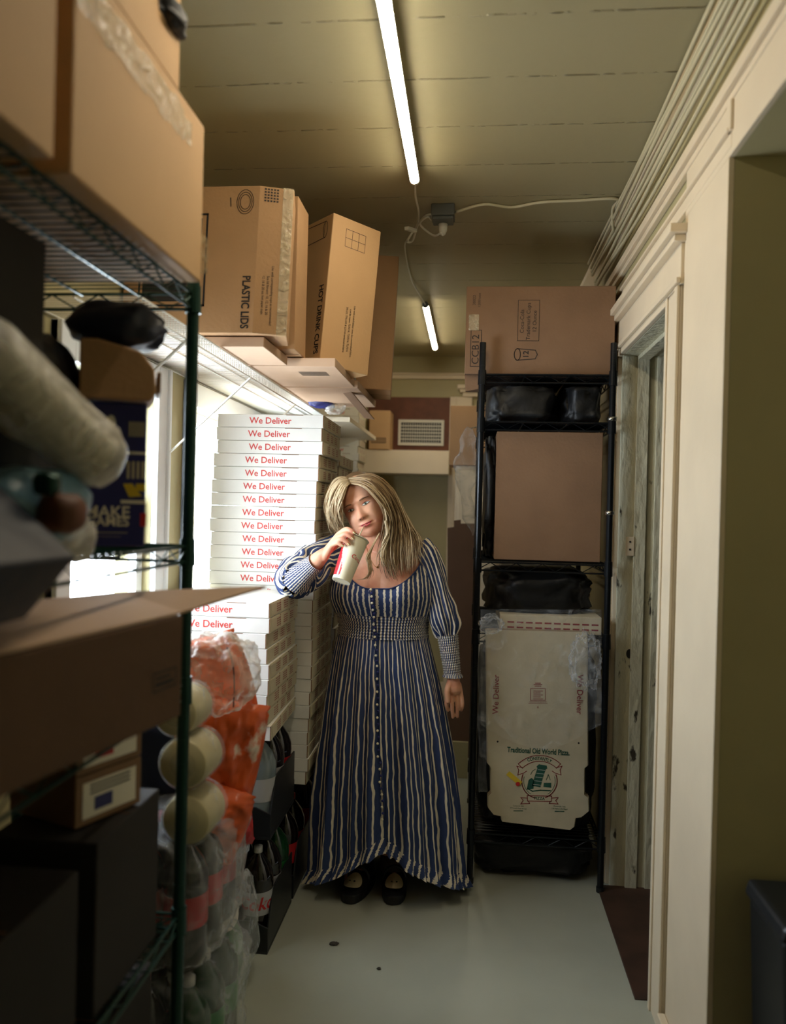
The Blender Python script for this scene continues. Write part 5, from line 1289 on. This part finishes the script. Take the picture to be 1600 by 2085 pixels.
# right arm (picture left): shoulder, elbow on the boxes, wrist at the cup
WR = P(660, 1128, Y=2.655)
chain([P(712, 1118, Y=3.02), P(672, 1140, Y=2.94), P(600, 1183, Y=2.775)], [.056, .052, .042], 18)
chain([P(600, 1183, Y=2.775), P(625, 1160, Y=2.71), P(645, 1142, Y=2.67), WR], [.042, .037, .029, .022], 18)
MCP = [P(690, 1088, Y=2.632), P(685, 1096, Y=2.624), P(680, 1104, Y=2.622), P(675, 1111, Y=2.626)]
for mcp, w0 in zip(MCP, ((666, 1121), (663, 1125), (661, 1130), (660, 1135))):
    chain([WR, P(w0[0], w0[1], Y=2.650), mcp], [.017, .0155, .0105], 12)
FING = [
    [MCP[0], P(704, 1078, Y=2.618), P(714, 1080, Y=2.606), P(721, 1085, Y=2.604)],
    [MCP[1], P(703, 1088, Y=2.607), P(712, 1091, Y=2.602), P(718, 1096, Y=2.603)],
    [MCP[2], P(695, 1098, Y=2.606), P(704, 1102, Y=2.603), P(710, 1108, Y=2.603)],
    [MCP[3], P(686, 1106, Y=2.612), P(692, 1108, Y=2.608), P(697, 1111, Y=2.608)]]
for f, r in zip(FING, (.0082, .0084, .0080, .0072)): chain(f, [r * 1.22, r * 1.08, r * .98, r * .86], 12)
chain([P(666, 1122, Y=2.66), P(680, 1112, Y=2.675), P(698, 1100, Y=2.70), P(710, 1096, Y=2.712)], [.016, .0135, .0105, .009], 12)
# left arm (picture right) hanging
chain([P(862, 1122, Y=3.02), P(893, 1230, Y=3.02), P(914, 1310, Y=2.99), P(921, 1372, Y=2.97)], [.052, .043, .033, .024], 18)
chain([P(921, 1368, Y=2.97), P(923, 1385, Y=2.965), P(925, 1402, Y=2.96)], [.022, .024, .026], 16)
LH = []
for i, (x0, x1, x2, y2) in enumerate(((911, 909, 912, 1446), (920, 920, 922, 1460), (930, 931, 931, 1459), (939, 941, 939, 1446))):
    yy = 2.952 + 0.004 * i
    f = [P(x0 * .6 + 924 * .4, 1392, Y=yy + .004), P(x0, 1416, Y=yy), P(x1, 1436, Y=yy - .004), P(x2, y2, Y=yy + 0.008)]
    chain(f, [.012, .0086, .0078, .0066], 12); LH.append(f)
chain([P(917, 1388, Y=2.955), P(910, 1408, Y=2.935), P(912, 1428, Y=2.928)], [.014, .011, .009], 12)
bo = body.build('tmp_body', 'skin', None, smooth=True)
rm = bo.modifiers.new('r', 'REMESH'); rm.mode = 'VOXEL'; rm.voxel_size = 0.0026; rm.use_smooth_shade = True
sm = bo.modifiers.new('s', 'SMOOTH'); sm.factor = 0.5; sm.iterations = 2
dg = bpy.context.evaluated_depsgraph_get(); me = bpy.data.meshes.new_from_object(bo.evaluated_get(dg)); bpy.data.objects.remove(bo)
me.transform(Matrix.Translation(-WOM.location)); me.name = 'body'
bo = bpy.data.objects.new('body', me); COL.objects.link(bo); bo.parent = WOM
me.polygons.foreach_set('use_smooth', [True] * len(me.polygons))
# facial features lying on the face surface
def patch(name, fn, nu, nv, m, off, parent=WOM):
    q = MB(); q.grid(lambda u, v: FS(*fn(u, v), off=off * (1 - (2 * abs(v - .5)) ** 4) + 0.0003), nu, nv); return q.build(name, m, parent, smooth=True)
for s in (-1, 1):
    ex = s * .0315; ez = 0.0005; w = .0145; 
    def outline(u, top):
        x = (u - .5) * 2; k = 1 - abs(x) ** 2.2
        inner = -s * x
        return ez + (0.0048 * k if top else -0.0034 * k) + 0.0012 * (-inner)
    eye = patch('eye', lambda u, v: (ex + (u - .5) * 2 * w, outline(u, 0) + (outline(u, 1) - outline(u, 0)) * v), 20, 8, 'eye_white', 0.0024)
    gx = ex - 0.0005
    q = MB()
    for (r, off, m_) in ((.0044, .0034, 0), (.0018, .0040, 1)):
        pts = []
        for k in range(20):
            a = 2 * math.pi * k / 20; x = gx + r * math.cos(a); z = ez + 0.0004 + r * math.sin(a); u = (x - ex) / (2 * w) + .5
            z = min(z, outline(u, 1) + .0001); z = max(z, outline(u, 0)); pts.append(FS(x, z, off))
        q.add([FS(gx, ez + .0004, off)] + pts, [(0, k + 1, (k + 1) % 20 + 1) for k in range(20)], m_)
    q.build('iris', ['iris', 'pupil'], eye, smooth=True, off=WOM.location)
    q = MB().tube([FS(ex + (u / 12 - .5) * 2 * w * 1.06, outline(u / 12, 1) + .0005, .0030) for u in range(13)], [.0003 + .0006 * math.sin(math.pi * u / 12) for u in range(13)], 6)
    q.tube([FS(ex + (u / 12 - .5) * 2 * w, outline(u / 12, 0) - .0003, .0022) for u in range(13)], 0.0005, 6)
    q.build('eyelashes', 'lash', WOM, smooth=True)
    q = MB().tube([FS(ex + (u / 12 - .5) * 2 * w * 1.1, outline(u / 12, 1) + .0042, .0004) for u in range(13)], [.0003 + .0008 * math.sin(math.pi * u / 12) for u in range(13)], 6); q.build('eyelid_crease', 'blush', WOM, smooth=True)
    bx = [ex - s * .0150 + s * .0350 * k / 12 for k in range(13)]
    q = MB().tube([FS(x, .0175 + .0050 * math.sin(math.pi * (0.15 + .72 * k / 12)), .0004) for k, x in enumerate(bx)], [.0011 + .0016 * math.sin(math.pi * (k / 12) ** .6) for k in range(13)], 6, flat=1.0); q.build('eyebrow', 'brow', WOM, smooth=True)
    q = MB().tube([FS(s * (.0060 + .0030 * k / 4), -.0448 + .0008 * math.sin(math.pi * k / 4), .0006) for k in range(5)], [.0008, .0016, .0018, .0014, .0006], 6); q.build('nostril', 'lash', WOM, smooth=True)
def up_lip(u, v):
    x = (u - .5) * 2; k = (1 - abs(x) ** 1.7); return (x * .0265, -0.0690 + 0.0040 * x * x + v * (0.0062 * k - 0.0012 * G(x, .12)))
def lo_lip(u, v):
    x = (u - .5) * 2; k = (1 - abs(x) ** 2.0); return (x * .0255, -0.0692 + 0.0040 * x * x - v * 0.0082 * k)
patch('upper_lip', up_lip, 24, 6, 'lip', 0.0012); patch('lower_lip', lo_lip, 24, 6, 'lip', 0.0014)
MB().tube([FS((k / 12 - .5) * .054, -.0691 + 0.0042 * (k / 6 - 1) ** 2, .0012) for k in range(13)], [.0002 + .0006 * math.sin(math.pi * k / 12) for k in range(13)], 6).build('mouth_line', 'lash', WOM, smooth=True)
# nails
for f in FING:
    t_, pv = Vector(f[-1]), Vector(f[-2]); d = (t_ - pv).normalized(); c = t_ + d * 0.002 + Vector((0.000, -0.0072, 0.001))
    q = MB().blob(c, (.0042, .0018, .0062), 0, 1, 0, 14, 8, 2.6, M=Vector((d.x, 0, d.z)).to_track_quat('Z', 'Y').to_matrix()); q.build('fingernail', 'nail', WOM, smooth=True)

# ---- dress
DT = [(1100, 712, 858, .085, 3.03), (1115, 700, 868, .102, 3.03), (1150, 686, 881, .118, 3.025), (1190, 673, 888, .135, 3.02), (1215, 671, 889, .138, 3.02), (1245, 682, 880, .124, 3.025),
      (1265, 690, 872, .118, 3.03), (1290, 688, 871, .120, 3.03), (1330, 680, 880, .140, 3.03), (1400, 668, 896, .165, 3.03), (1500, 656, 914, .190, 3.03), (1600, 645, 928, .205, 3.03), (1700, 638, 936, .205, 3.03), (1800, 632, 943, .210, 3.03), (1850, 630, 946, .21, 3.03)]
def dress(u, py, off=0.0, pleat=0.0, z=None):
    L, R_, ry, yc = smooth_tab(DT, py); a = 2 * math.pi * u - math.pi   # u=0.25 front? (angle -pi/2)
    cx = (L + R_) / 2; hw = (R_ - L) / 2 * yc / 1600 + off; k = P(cx, py, Y=yc)
    fold = 0
    if pleat:
        fold = pleat * (0.40 * math.sin(11 * a + 1.3) + 0.30 * math.sin(17 * a + 0.4 + py * .002) + 0.30 * math.sin(29 * a + 2 + py * .003) + .5 * noise.noise(Vector((math.cos(a) * 3, math.sin(a) * 3, py * .004))))
    hw += fold; ry2 = ry + off + fold
    p = Vector((k.x + hw * math.copysign(abs(math.cos(a)) ** .92, math.cos(a)), yc + ry2 * math.copysign(abs(math.sin(a)) ** .92, math.sin(a)), k.z))
    if math.sin(a) < 0 and py < 1262: p.y -= bust(p) * 0.9
    return p
def top_py(u):       # neckline: low scoop in front, high at shoulders and back
    a = 2 * math.pi * u - math.pi; c = math.cos(a); s = math.sin(a)
    if s < 0: t = max(0, (abs(c) - 0.12) / 0.88); return 1191 - 5 * c - 78 * t ** 1.7
    return 1112
def bodice(u, v):
    t = top_py(u); py = t + (1247 - t) * v
    return dress(u, py, 0.004, 0.0045 * (0.3 + G(v, .25) + G(v - 1, .2)))
q = MB().grid(bodice, 220, 36, closed=True); q.build('bodice', 'stripe_bodice', WOM, smooth=True)
nk = [dress(k / 120, top_py(k / 120), 0.006) for k in range(121)]
q = MB().tube(nk, 0.0024, 8); q.build('neckline_edge', 'stripe_bodice', WOM, smooth=True)
def waist(u, v):
    py = 1246 + 46 * v; return dress(u, py, 0.0035 + 0.0022 * math.cos(2 * math.pi * v * 8), 0.0)
q = MB().grid(waist, 200, 64, closed=True); q.build('smocked_waist', 'stripe_waist', WOM, smooth=True)
def hem_py(u):
    a = 2 * math.pi * u - math.pi; c = math.cos(a); s = math.sin(a)
    sc = smooth_tab([(0, 1742), (.12, 1752), (.3, 1774), (.55, 1796), (.8, 1806), (1.01, 1803)], min(1, abs(c)))[0] - 14 * max(0, c)
    if s > 0: sc += (1765 - sc) * s
    return 1036 + (sc - 1036) * (3.03 + 0.235 * s) / 3.03
def wave(u, py): return 1
def skirt(u, v):
    h = hem_py(u) - 22; py = 1290 + (h - 1290) * v
    p = dress(u, py, 0.002, 0.004 + 0.030 * min(1, v * 1.4)); a = 2 * math.pi * u - math.pi
    if math.sin(a) < 0:    # the front opening pulls the two fronts apart
        p.y += 0.03 * G(math.cos(a) + 0.03 - 0.06 * v, .035) * v * v
    return p
q = MB().grid(skirt, 360, 70, closed=True); q.build('skirt', 'stripe_skirt', WOM, smooth=True)
def ruffle(u, v):
    h = hem_py(u) - 22; py = h + 27 * v; a = 2 * math.pi * u - math.pi
    p = dress(u, py, 0.002 + 0.014 * v, 0.034); 
    w = 0.009 * v * math.sin(66 * a + 2 * math.sin(5 * a)); n_ = Vector((math.cos(a), math.sin(a), 0)); p += n_ * w
    if math.sin(a) < 0: p.y += 0.03 * G(math.cos(a) + 0.03 - 0.06, .035)
    p.z = max(p.z, 0.01); return p
q = MB().grid(ruffle, 520, 8, closed=True); q.build('hem_ruffle', 'stripe_ruffle', WOM, smooth=True)
# button band
def front_u(px, py):
    best = None
    for k in range(60, 120):
        u = k / 360; p = dress(u, py); d = p - CAM; x = IW / 2 + F_PX * d.dot(RGT) / d.dot(FWD)
        if best is None or abs(x - px) < best[0]: best = (abs(x - px), u)
    return best[1]
bl = [(757, 1192), (760, 1225), (763, 1262), (765, 1292), (768, 1340), (769, 1400), (770, 1460), (772, 1520), (776, 1580), (780, 1640)]
path = []
for i in range(len(bl) - 1):
    for k in range(5): t = k / 5; path.append((bl[i][0] + (bl[i + 1][0] - bl[i][0]) * t, bl[i][1] + (bl[i + 1][1] - bl[i][1]) * t))
fr = []
for (x, y) in path:
    u = front_u(x, y); v = 0.0045
    if y < 1247: p = bodice(u, (y - top_py(u)) / (1247 - top_py(u)))
    elif y < 1291: p = waist(u, (y - 1246) / 46)
    else: p = skirt(u, (y - 1290) / (hem_py(u) - 22 - 1290))
    fr.append(p + Vector((0, -0.004, 0)))
q = MB()
for s in (-1, 1): q.tube([p + Vector((s * 0.006, 0.001, 0)) for p in fr], 0.0022, 6)
q.build('button_placket', 'stripe_waist', WOM, smooth=True)
for i in range(0, len(fr), 1):
    q = MB().blob(fr[i] + Vector((0.002 if i % 2 else -.001, -0.006, 0)), (0.0048, 0.004, 0.0048), 0, 1, 0, 12, 8, 2); q.build('fabric_button', 'cup_cream' if i % 2 == 0 else 'blue_print', WOM, smooth=True)
# ---- sleeves
def sleeve_fn(path, wr, seed, gather=2.0, squash=1.0):
    ps = [Vector(p[0]) for p in path]; rs = [p[1] for p in path]; n = len(ps) - 1
    def pos(t):
        t = min(max(t, 0), 0.9999) * n; i = int(t); f = t - i
        p0, p1, p2, p3 = ps[max(i - 1, 0)], ps[i], ps[i + 1], ps[min(i + 2, n)]
        r0, r1, r2, r3 = rs[max(i - 1, 0)], rs[i], rs[i + 1], rs[min(i + 2, n)]
        cr = lambda a, b, c, d: 0.5 * ((2 * b) + (c - a) * f + (2 * a - 5 * b + 4 * c - d) * f * f + (3 * b - a - 3 * c + d) * f ** 3)
        return cr(p0, p1, p2, p3), cr(r0, r1, r2, r3)
    ref = Vector((0, -1, 0.2)).normalized()
    def fn(u, v):
        c, r = pos(v); d = (pos(v + .01)[0] - pos(v - .01)[0]).normalized(); e = (ref - d * ref.dot(d)).normalized(); g = d.cross(e); a = 2 * math.pi * u
        w = wr * (0.45 * math.sin(9 * a + seed + v * 3) + 0.35 * math.sin(14 * a + seed * 2 - v * 4)) * (0.4 + G(v, .2) + G(v - 1, .25)) + wr * 1.3 * noise.noise(Vector((math.cos(a) * 1.6, math.sin(a) * 1.6 + seed, v * 6)))
        rr = r + w; return c + (e * math.cos(a) + g * math.sin(a)) * rr
    return fn
s1 = sleeve_fn([(P(706, 1112, Y=3.02), .054), (P(680, 1124, Y=2.97), .066), (P(645, 1142, Y=2.90), .072), (P(622, 1164, Y=2.82), .076), (P(606, 1174, Y=2.77), .072), (P(600, 1181, Y=2.735), .063), (P(604, 1184, Y=2.715), .048)], .009, 2)
q = MB().grid(s1, 110, 60, closed=True); q.build('sleeve', 'stripe_sleeve', WOM, smooth=True)
def cuff_fn(a0, r0, a1, r1, nb, wf=.0016, curve=None):
    a0, a1 = Vector(a0), Vector(a1); d = (a1 - a0).normalized(); ref = Vector((0, -1, 0.2)); e = (ref - d * ref.dot(d)).normalized(); g = d.cross(e)
    def fn(u, v):
        a = 2 * math.pi * u; r = r0 + (r1 - r0) * v + wf * math.cos(2 * math.pi * v * nb); return a0 + (a1 - a0) * v + (e * math.cos(a) + g * math.sin(a)) * r
    return fn
q = MB().grid(cuff_fn(P(600, 1184, Y=2.725), .050, P(644, 1144, Y=2.665), .031, 11), 90, 66, closed=True); q.build('smocked_cuff', 'stripe_cuff', WOM, smooth=True)
s2 = sleeve_fn([(P(850, 1112, Y=3.02), .042), (P(862, 1130, Y=3.01), .056), (P(876, 1160, Y=3.00), .052), (P(888, 1200, Y=3.00), .051), (P(899, 1245, Y=2.99), .053), (P(907, 1275, Y=2.985), .052), (P(911, 1296, Y=2.98), .036)], .008, 5)
q = MB().grid(s2, 110, 60, closed=True); q.build('sleeve', 'stripe_sleeve', WOM, smooth=True)
q = MB().grid(cuff_fn(P(911, 1292, Y=2.98), .040, P(921, 1372, Y=2.97), .031, 16), 90, 96, closed=True); q.build('smocked_cuff', 'stripe_cuff', WOM, smooth=True)
q = MB(); 
def cf2(u, v): 
    a = 2 * math.pi * u; c = P(921.5, 1370 + 8 * v, Y=2.97); r = .031 + .006 * v + .003 * math.sin(14 * a) * v; return c + Vector((r * math.cos(a), r * math.sin(a), 0))
q.grid(cf2, 80, 4, closed=True); q.build('cuff_frill', 'stripe_cuff', WOM, smooth=True)
# ---- shoes
def shoe(px, py, ang):
    toe = P(px, py, Z=0.0); T = Matrix.Translation((toe.x, toe.y, 0)) @ Matrix.Rotation(R(ang), 4, 'Z')
    ol = []
    for k in range(28):
        a = 2 * math.pi * k / 28; y = 0.125 - 0.125 * math.cos(a); w = 0.047 * abs(math.sin(a)) ** .75 * (1.12 - 0.28 * (y / .25)); ol.append((math.copysign(w, math.sin(a)), y))
    s_ = MB(); s_.T = T; s_.prism(ol, (0, 0, 0.001), XP, YP, (0, 0, 0.034)); so = s_.build('shoe_sole', 'shoe_black', WOM, bevel=0.004)
    u_ = MB(); u_.T = T
    def up(u, v):
        a = 2 * math.pi * u; k = 1 - 0.75 * v ** 1.6; y = 0.125 - 0.120 * math.cos(a); w = 0.045 * abs(math.sin(a)) ** .75 * (1.12 - 0.28 * (y / .25))
        yy = 0.125 + (y - 0.125) * (k if y < .125 else 1 - 0.25 * v) + 0.05 * v * (1 if y < .125 else 0.2)
        return Vector((math.copysign(w, math.sin(a)) * (1 - 0.35 * v * v), yy, 0.034 + 0.05 * v * (0.55 + 1.0 * min(1, y / .25))))
    u_.grid(up, 40, 10, closed=True); u_.build('shoe_upper', 'shoe_black', so, smooth=True, off=WOM.location)
    v_ = MB(); v_.T = T
    def vp(u, v):
        a = 2 * math.pi * u; rx, ry = 0.034 * v, 0.036 * v; x = rx * math.cos(a); y = 0.055 + ry * math.sin(a)
        return Vector((x, y, 0.0400 + 0.034 * (y / 0.09) ** .8 - 12 * x * x + 0.006))
    v_.grid(vp, 32, 6, closed=True); v_.build('cream_vamp', 'shoe_cream', so, smooth=True, off=WOM.location)
    d_ = MB(); d_.T = T
    for x in (-0.008, 0.010): d_.blob((x, 0.045, 0.069), (.004, .004, .0025), 0, 1, 0, 10, 6, 2)
    d_.build('eyelet', 'shoe_black', so, smooth=True, off=WOM.location)
    b_ = MB(); b_.T = T; b_.tube([(0.042 * math.cos(R(a)), 0.115, 0.045 + 0.050 * math.sin(R(a))) for a in range(0, 181, 15)], 0.006, 8); b_.build('ankle_strap', 'shoe_black', so, smooth=True, off=WOM.location)
shoe(706, 1842, -14); shoe(800, 1845, 3)
for ax in (722, 800):
    a = P(ax, 1740, Y=3.045); b = P(ax, 1796, Y=3.05); MB().tube([a, (b.x, b.y - .02, .06)], [.049, .050], 18).build('dark_stocking', 'tights', WOM, smooth=True)
# ---- jewellery
q = MB()
for pts in ([(746, 1112, 2.905), (752, 1135, 2.893), (762, 1152, 2.884), (769, 1157, 2.880)], [(769, 1157, 2.880), (774, 1140, 2.886), (778, 1118, 2.90), (779, 1105, 2.905)]):
    q.tube([P(x, y, Y=Y - 0.012) for x, y, Y in pts], 0.0009, 6)
q.build('necklace_chain', 'gold', WOM, smooth=True)
c = P(769, 1155, Y=2.862); q = MB().prism([((.0065 if k % 2 == 0 else .003) * math.sin(R(36 * k)), (.0065 if k % 2 == 0 else .003) * math.cos(R(36 * k))) for k in range(10)], c, XP, ZP, (0, 0.0015, 0)); q.build('star_pendant', 'gold', WOM)
c = H(-.080, -.004, -.052); q = MB().tube([c + HM @ Vector((0.002, .010 * math.cos(R(a)), .011 * math.sin(R(a)))) for a in range(0, 361, 20)], 0.0013, 6); q.build('hoop_earring', 'gold', WOM, smooth=True)
# ---- hair
hr = random.Random(11)
def cm(a, b, c, d, t): return 0.5 * ((2 * b) + (c - a) * t + (2 * a - 5 * b + 4 * c - d) * t * t + (3 * b - a - 3 * c + d) * t ** 3)
def resample(g, n):
    g = [Vector(p) for p in g]; m = len(g) - 1; out = []
    for k in range(n):
        t = k / (n - 1) * m; i = min(int(t), m - 1); f = t - i
        out.append(cm(g[max(i - 1, 0)], g[i], g[i + 1], g[min(i + 2, m)], f))
    return out
def mass(guides, count, rad, jit, cols, n=18, tipj=3.0):
    gs = [resample([P(x, y, Y=Y) for x, y, Y in g], n) for g in guides]; out = []
    for c in range(count):
        t = hr.random() * (len(gs) - 1); i = min(int(t), len(gs) - 2); f = t - i
        dx = Vector((hr.gauss(0, jit), hr.gauss(0, jit * .9), hr.gauss(0, jit))); ph = hr.random() * 6; am = hr.uniform(.0010, .006); L = hr.uniform(.66, 1.0)
        pts = []; rr = []
        for k in range(n):
            s = k / (n - 1) * L * (n - 1); j = min(int(s), n - 2); fr_ = s - j
            a_ = gs[i][j].lerp(gs[i][j + 1], fr_); b_ = gs[i + 1][j].lerp(gs[i + 1][j + 1], fr_)
            q_ = k / (n - 1); p = a_.lerp(b_, f) + dx * (0.25 + q_ * tipj * .5)
            p += Vector((math.sin(ph + q_ * 7), math.cos(ph + q_ * 5), 0)) * am * q_ * 2
            pts.append(p); rr.append(rad * (0.55 + 0.6 * math.sin(math.pi * min(1, q_ * 1.15)) ** .6) * (1 - 0.75 * max(0, q_ - .75) / .25))
        out.append((pts, rr, hr.choices(range(3), cols)[0]))
    return out
RG = [[(713, 984, 2.870), (738, 988, 2.838), (760, 1006, 2.832), (780, 1032, 2.850), (789, 1062, 2.88), (784, 1098, 2.895), (772, 1130, 2.885), (780, 1162, 2.865)],
      [(712, 978, 2.885), (748, 980, 2.860), (775, 1004, 2.862), (792, 1038, 2.885), (797, 1078, 2.905), (792, 1118, 2.895), (796, 1160, 2.865), (806, 1180, 2.862)],
      [(711, 973, 2.92), (755, 972, 2.905), (788, 1000, 2.915), (805, 1042, 2.93), (812, 1082, 2.935), (812, 1126, 2.905), (818, 1172, 2.868)],
      [(710, 970, 2.96), (758, 968, 2.955), (795, 1000, 2.96), (812, 1042, 2.965), (828, 1080, 2.955), (836, 1122, 2.915), (834, 1168, 2.875)],
      [(708, 969, 3.0), (756, 968, 3.01), (798, 1002, 3.02), (818, 1045, 3.02), (838, 1078, 3.0), (856, 1104, 2.96), (858, 1140, 2.91)]]
LG = [[(712, 984, 2.870), (704, 992, 2.842), (696, 1012, 2.832), (692, 1036, 2.838), (695, 1060, 2.86), (701, 1084, 2.885)],
      [(709, 978, 2.885), (692, 984, 2.860), (679, 1008, 2.852), (675, 1038, 2.862), (681, 1064, 2.88), (694, 1088, 2.90)],
      [(706, 973, 2.93), (686, 977, 2.925), (670, 1006, 2.925), (667, 1040, 2.93), (674, 1068, 2.94), (692, 1092, 2.95)],
      [(704, 971, 2.98), (684, 975, 2.99), (667, 1006, 2.99), (666, 1042, 2.99), (676, 1072, 2.99), (694, 1096, 2.99)]]
BG = [[(706, 971, 3.0), (700, 985, 3.05), (705, 1030, 3.07), (730, 1080, 3.06)], [(708, 970, 3.01), (740, 985, 3.06), (765, 1040, 3.07), (790, 1100, 3.06)], [(708, 969, 3.01), (775, 985, 3.05), (808, 1045, 3.05), (835, 1105, 3.03)]]
strands = mass(RG, 760, .0025, .0046, (3, 6, 6)) + mass(LG, 420, .0023, .0034, (7, 4, 1), tipj=2) + mass(BG, 160, .0036, .005, (1, 4, 5))  # window-side strands paler: window light put into the hair colour
strands += mass([[(783, 1060, 2.86), (788, 1085, 2.865), (780, 1110, 2.87), (778, 1135, 2.862), (784, 1155, 2.855)], [(786, 1060, 2.862), (791, 1085, 2.865), (784, 1110, 2.87), (781, 1135, 2.862), (788, 1155, 2.855)]], 26, .0024, .0012, (8, 2, 0))
strands += mass([[(772, 1085, 2.88), (752, 1120, 2.86), (748, 1140, 2.85), (754, 1160, 2.845), (746, 1176, 2.842), (728, 1178, 2.84)], [(775, 1085, 2.88), (757, 1120, 2.86), (752, 1140, 2.85), (758, 1160, 2.845), (749, 1180, 2.842), (726, 1182, 2.84)]], 14, .0022, .0010, (5, 4, 0), tipj=1)
for ci, cn in enumerate(('pale blond hair', 'mid blond hair', 'dark blond underlayer')): pass
q = MB()
for pts, rr, c in strands: q.tube(pts, rr, 4, c)
hair = q.build('hair', ['hair_light', 'hair_mid', 'hair_dark'], WOM, smooth=True)
q = MB().blob(H(0.0, 0.022, 0.022), (.082, .098, .108), 0.02, 2, 5, 48, 32, 2.1, M=HM); q.build('hair_underlayer', 'hair_dark', hair, smooth=True, off=WOM.location)
q = MB().tube([H(0.0, .05, 0.0), P(780, 1070, Y=3.05), P(800, 1110, Y=3.06), P(805, 1135, Y=3.05)], [.07, .075, .06, .03], 24, flat=.6); q.build('hair_underlayer', 'hair_dark', hair, smooth=True, off=WOM.location)

# ================================================================ the paper cup
c0, c1 = P(694.5, 1183, Y=2.605), P(726, 1097, Y=2.662)
ax = (c1 - c0); HL = ax.length; CMx = ax.to_track_quat('Z', 'Y').to_matrix()
front = (Vector((0, -1, 0)) - ax.normalized() * ax.normalized().dot(Vector((0, -1, 0)))).normalized(); side = ax.normalized().cross(front)   # side points picture-left or right
if side.x < 0: side = -side
CUP = thing('paper_cup', 'tall cream paper cup with a wavy red panel, held to her mouth', 'cup', c0)
def cup_pt(a, h, r_off=0.0):
    r = 0.0315 + (0.0415 - 0.0315) * h + r_off; return c0 + ax * h + (front * math.cos(a) + side * math.sin(a)) * r
q = MB(); nu, nv = 96, 60
for i in range(nv + 1):
    for k in range(nu): q.v.append(cup_pt(2 * math.pi * k / nu, i / nv))
for i in range(nv):
    for k in range(nu):
        a = (k + .5) / nu * 360; a = a - 360 if a > 180 else a; h = (i + .5) / nv
        edge = -26 + 13 * math.sin(h * 6.5 + 0.4); red = (-135 < a < edge - 14 * h) and h > 0.07
        q.f.append((i * nu + k, i * nu + (k + 1) % nu, (i + 1) * nu + (k + 1) % nu, (i + 1) * nu + k)); q.m.append(1 if red else 0)
q.f.append(tuple(range(nu))); q.m.append(0)
q.f.append(tuple(nv * nu + k for k in range(nu))); q.m.append(0)
q.build('cup_wall', ['cup_cream', 'cup_red'], CUP, smooth=True, angle=30)
q = MB()
for i in range(2):
    for k in range(64): q.v.append(cup_pt(2 * math.pi * k / 64, [0.0, 0.0][i], [0.0006, -0.004][i]) - ax.normalized() * 0.002)
for k in range(64): q.f.append((k, (k + 1) % 64, 64 + (k + 1) % 64, 64 + k)); q.m.append(0)
q.build('bottom_rim', 'cup_white', CUP, smooth=True)
q = MB().tube([cup_pt(2 * math.pi * k / 48, 1.0, 0.0012) for k in range(49)], 0.0022, 6); q.build('rim', 'cup_white', CUP, smooth=True)
q = MB(); vs, fs = text_mesh('Coca-Cola', 0.35, 0.01); pts = []
for v in vs:
    r = .037; a = R(78) + (v.x * 0.020) / r; pts.append(cup_pt(a, 0.50 + (v.y * 0.020 - v.x * 0.004) / HL, 0.0005))
q.add(pts, fs); q.build('lettering', 'cup_red', CUP)
q = MB().tube([c1 - ax.normalized() * .02 + Vector((0, 0, 0)), c1 + ax.normalized() * 0.004 + Vector((0.004, 0.01, 0.004)), FS(-0.006, -0.0705, 0.004)], 0.0022, 8)
tag(q.build('drinking_straw', 'cup_cream', smooth=True), 'thin pale straw running from the paper cup to her lips', 'straw')
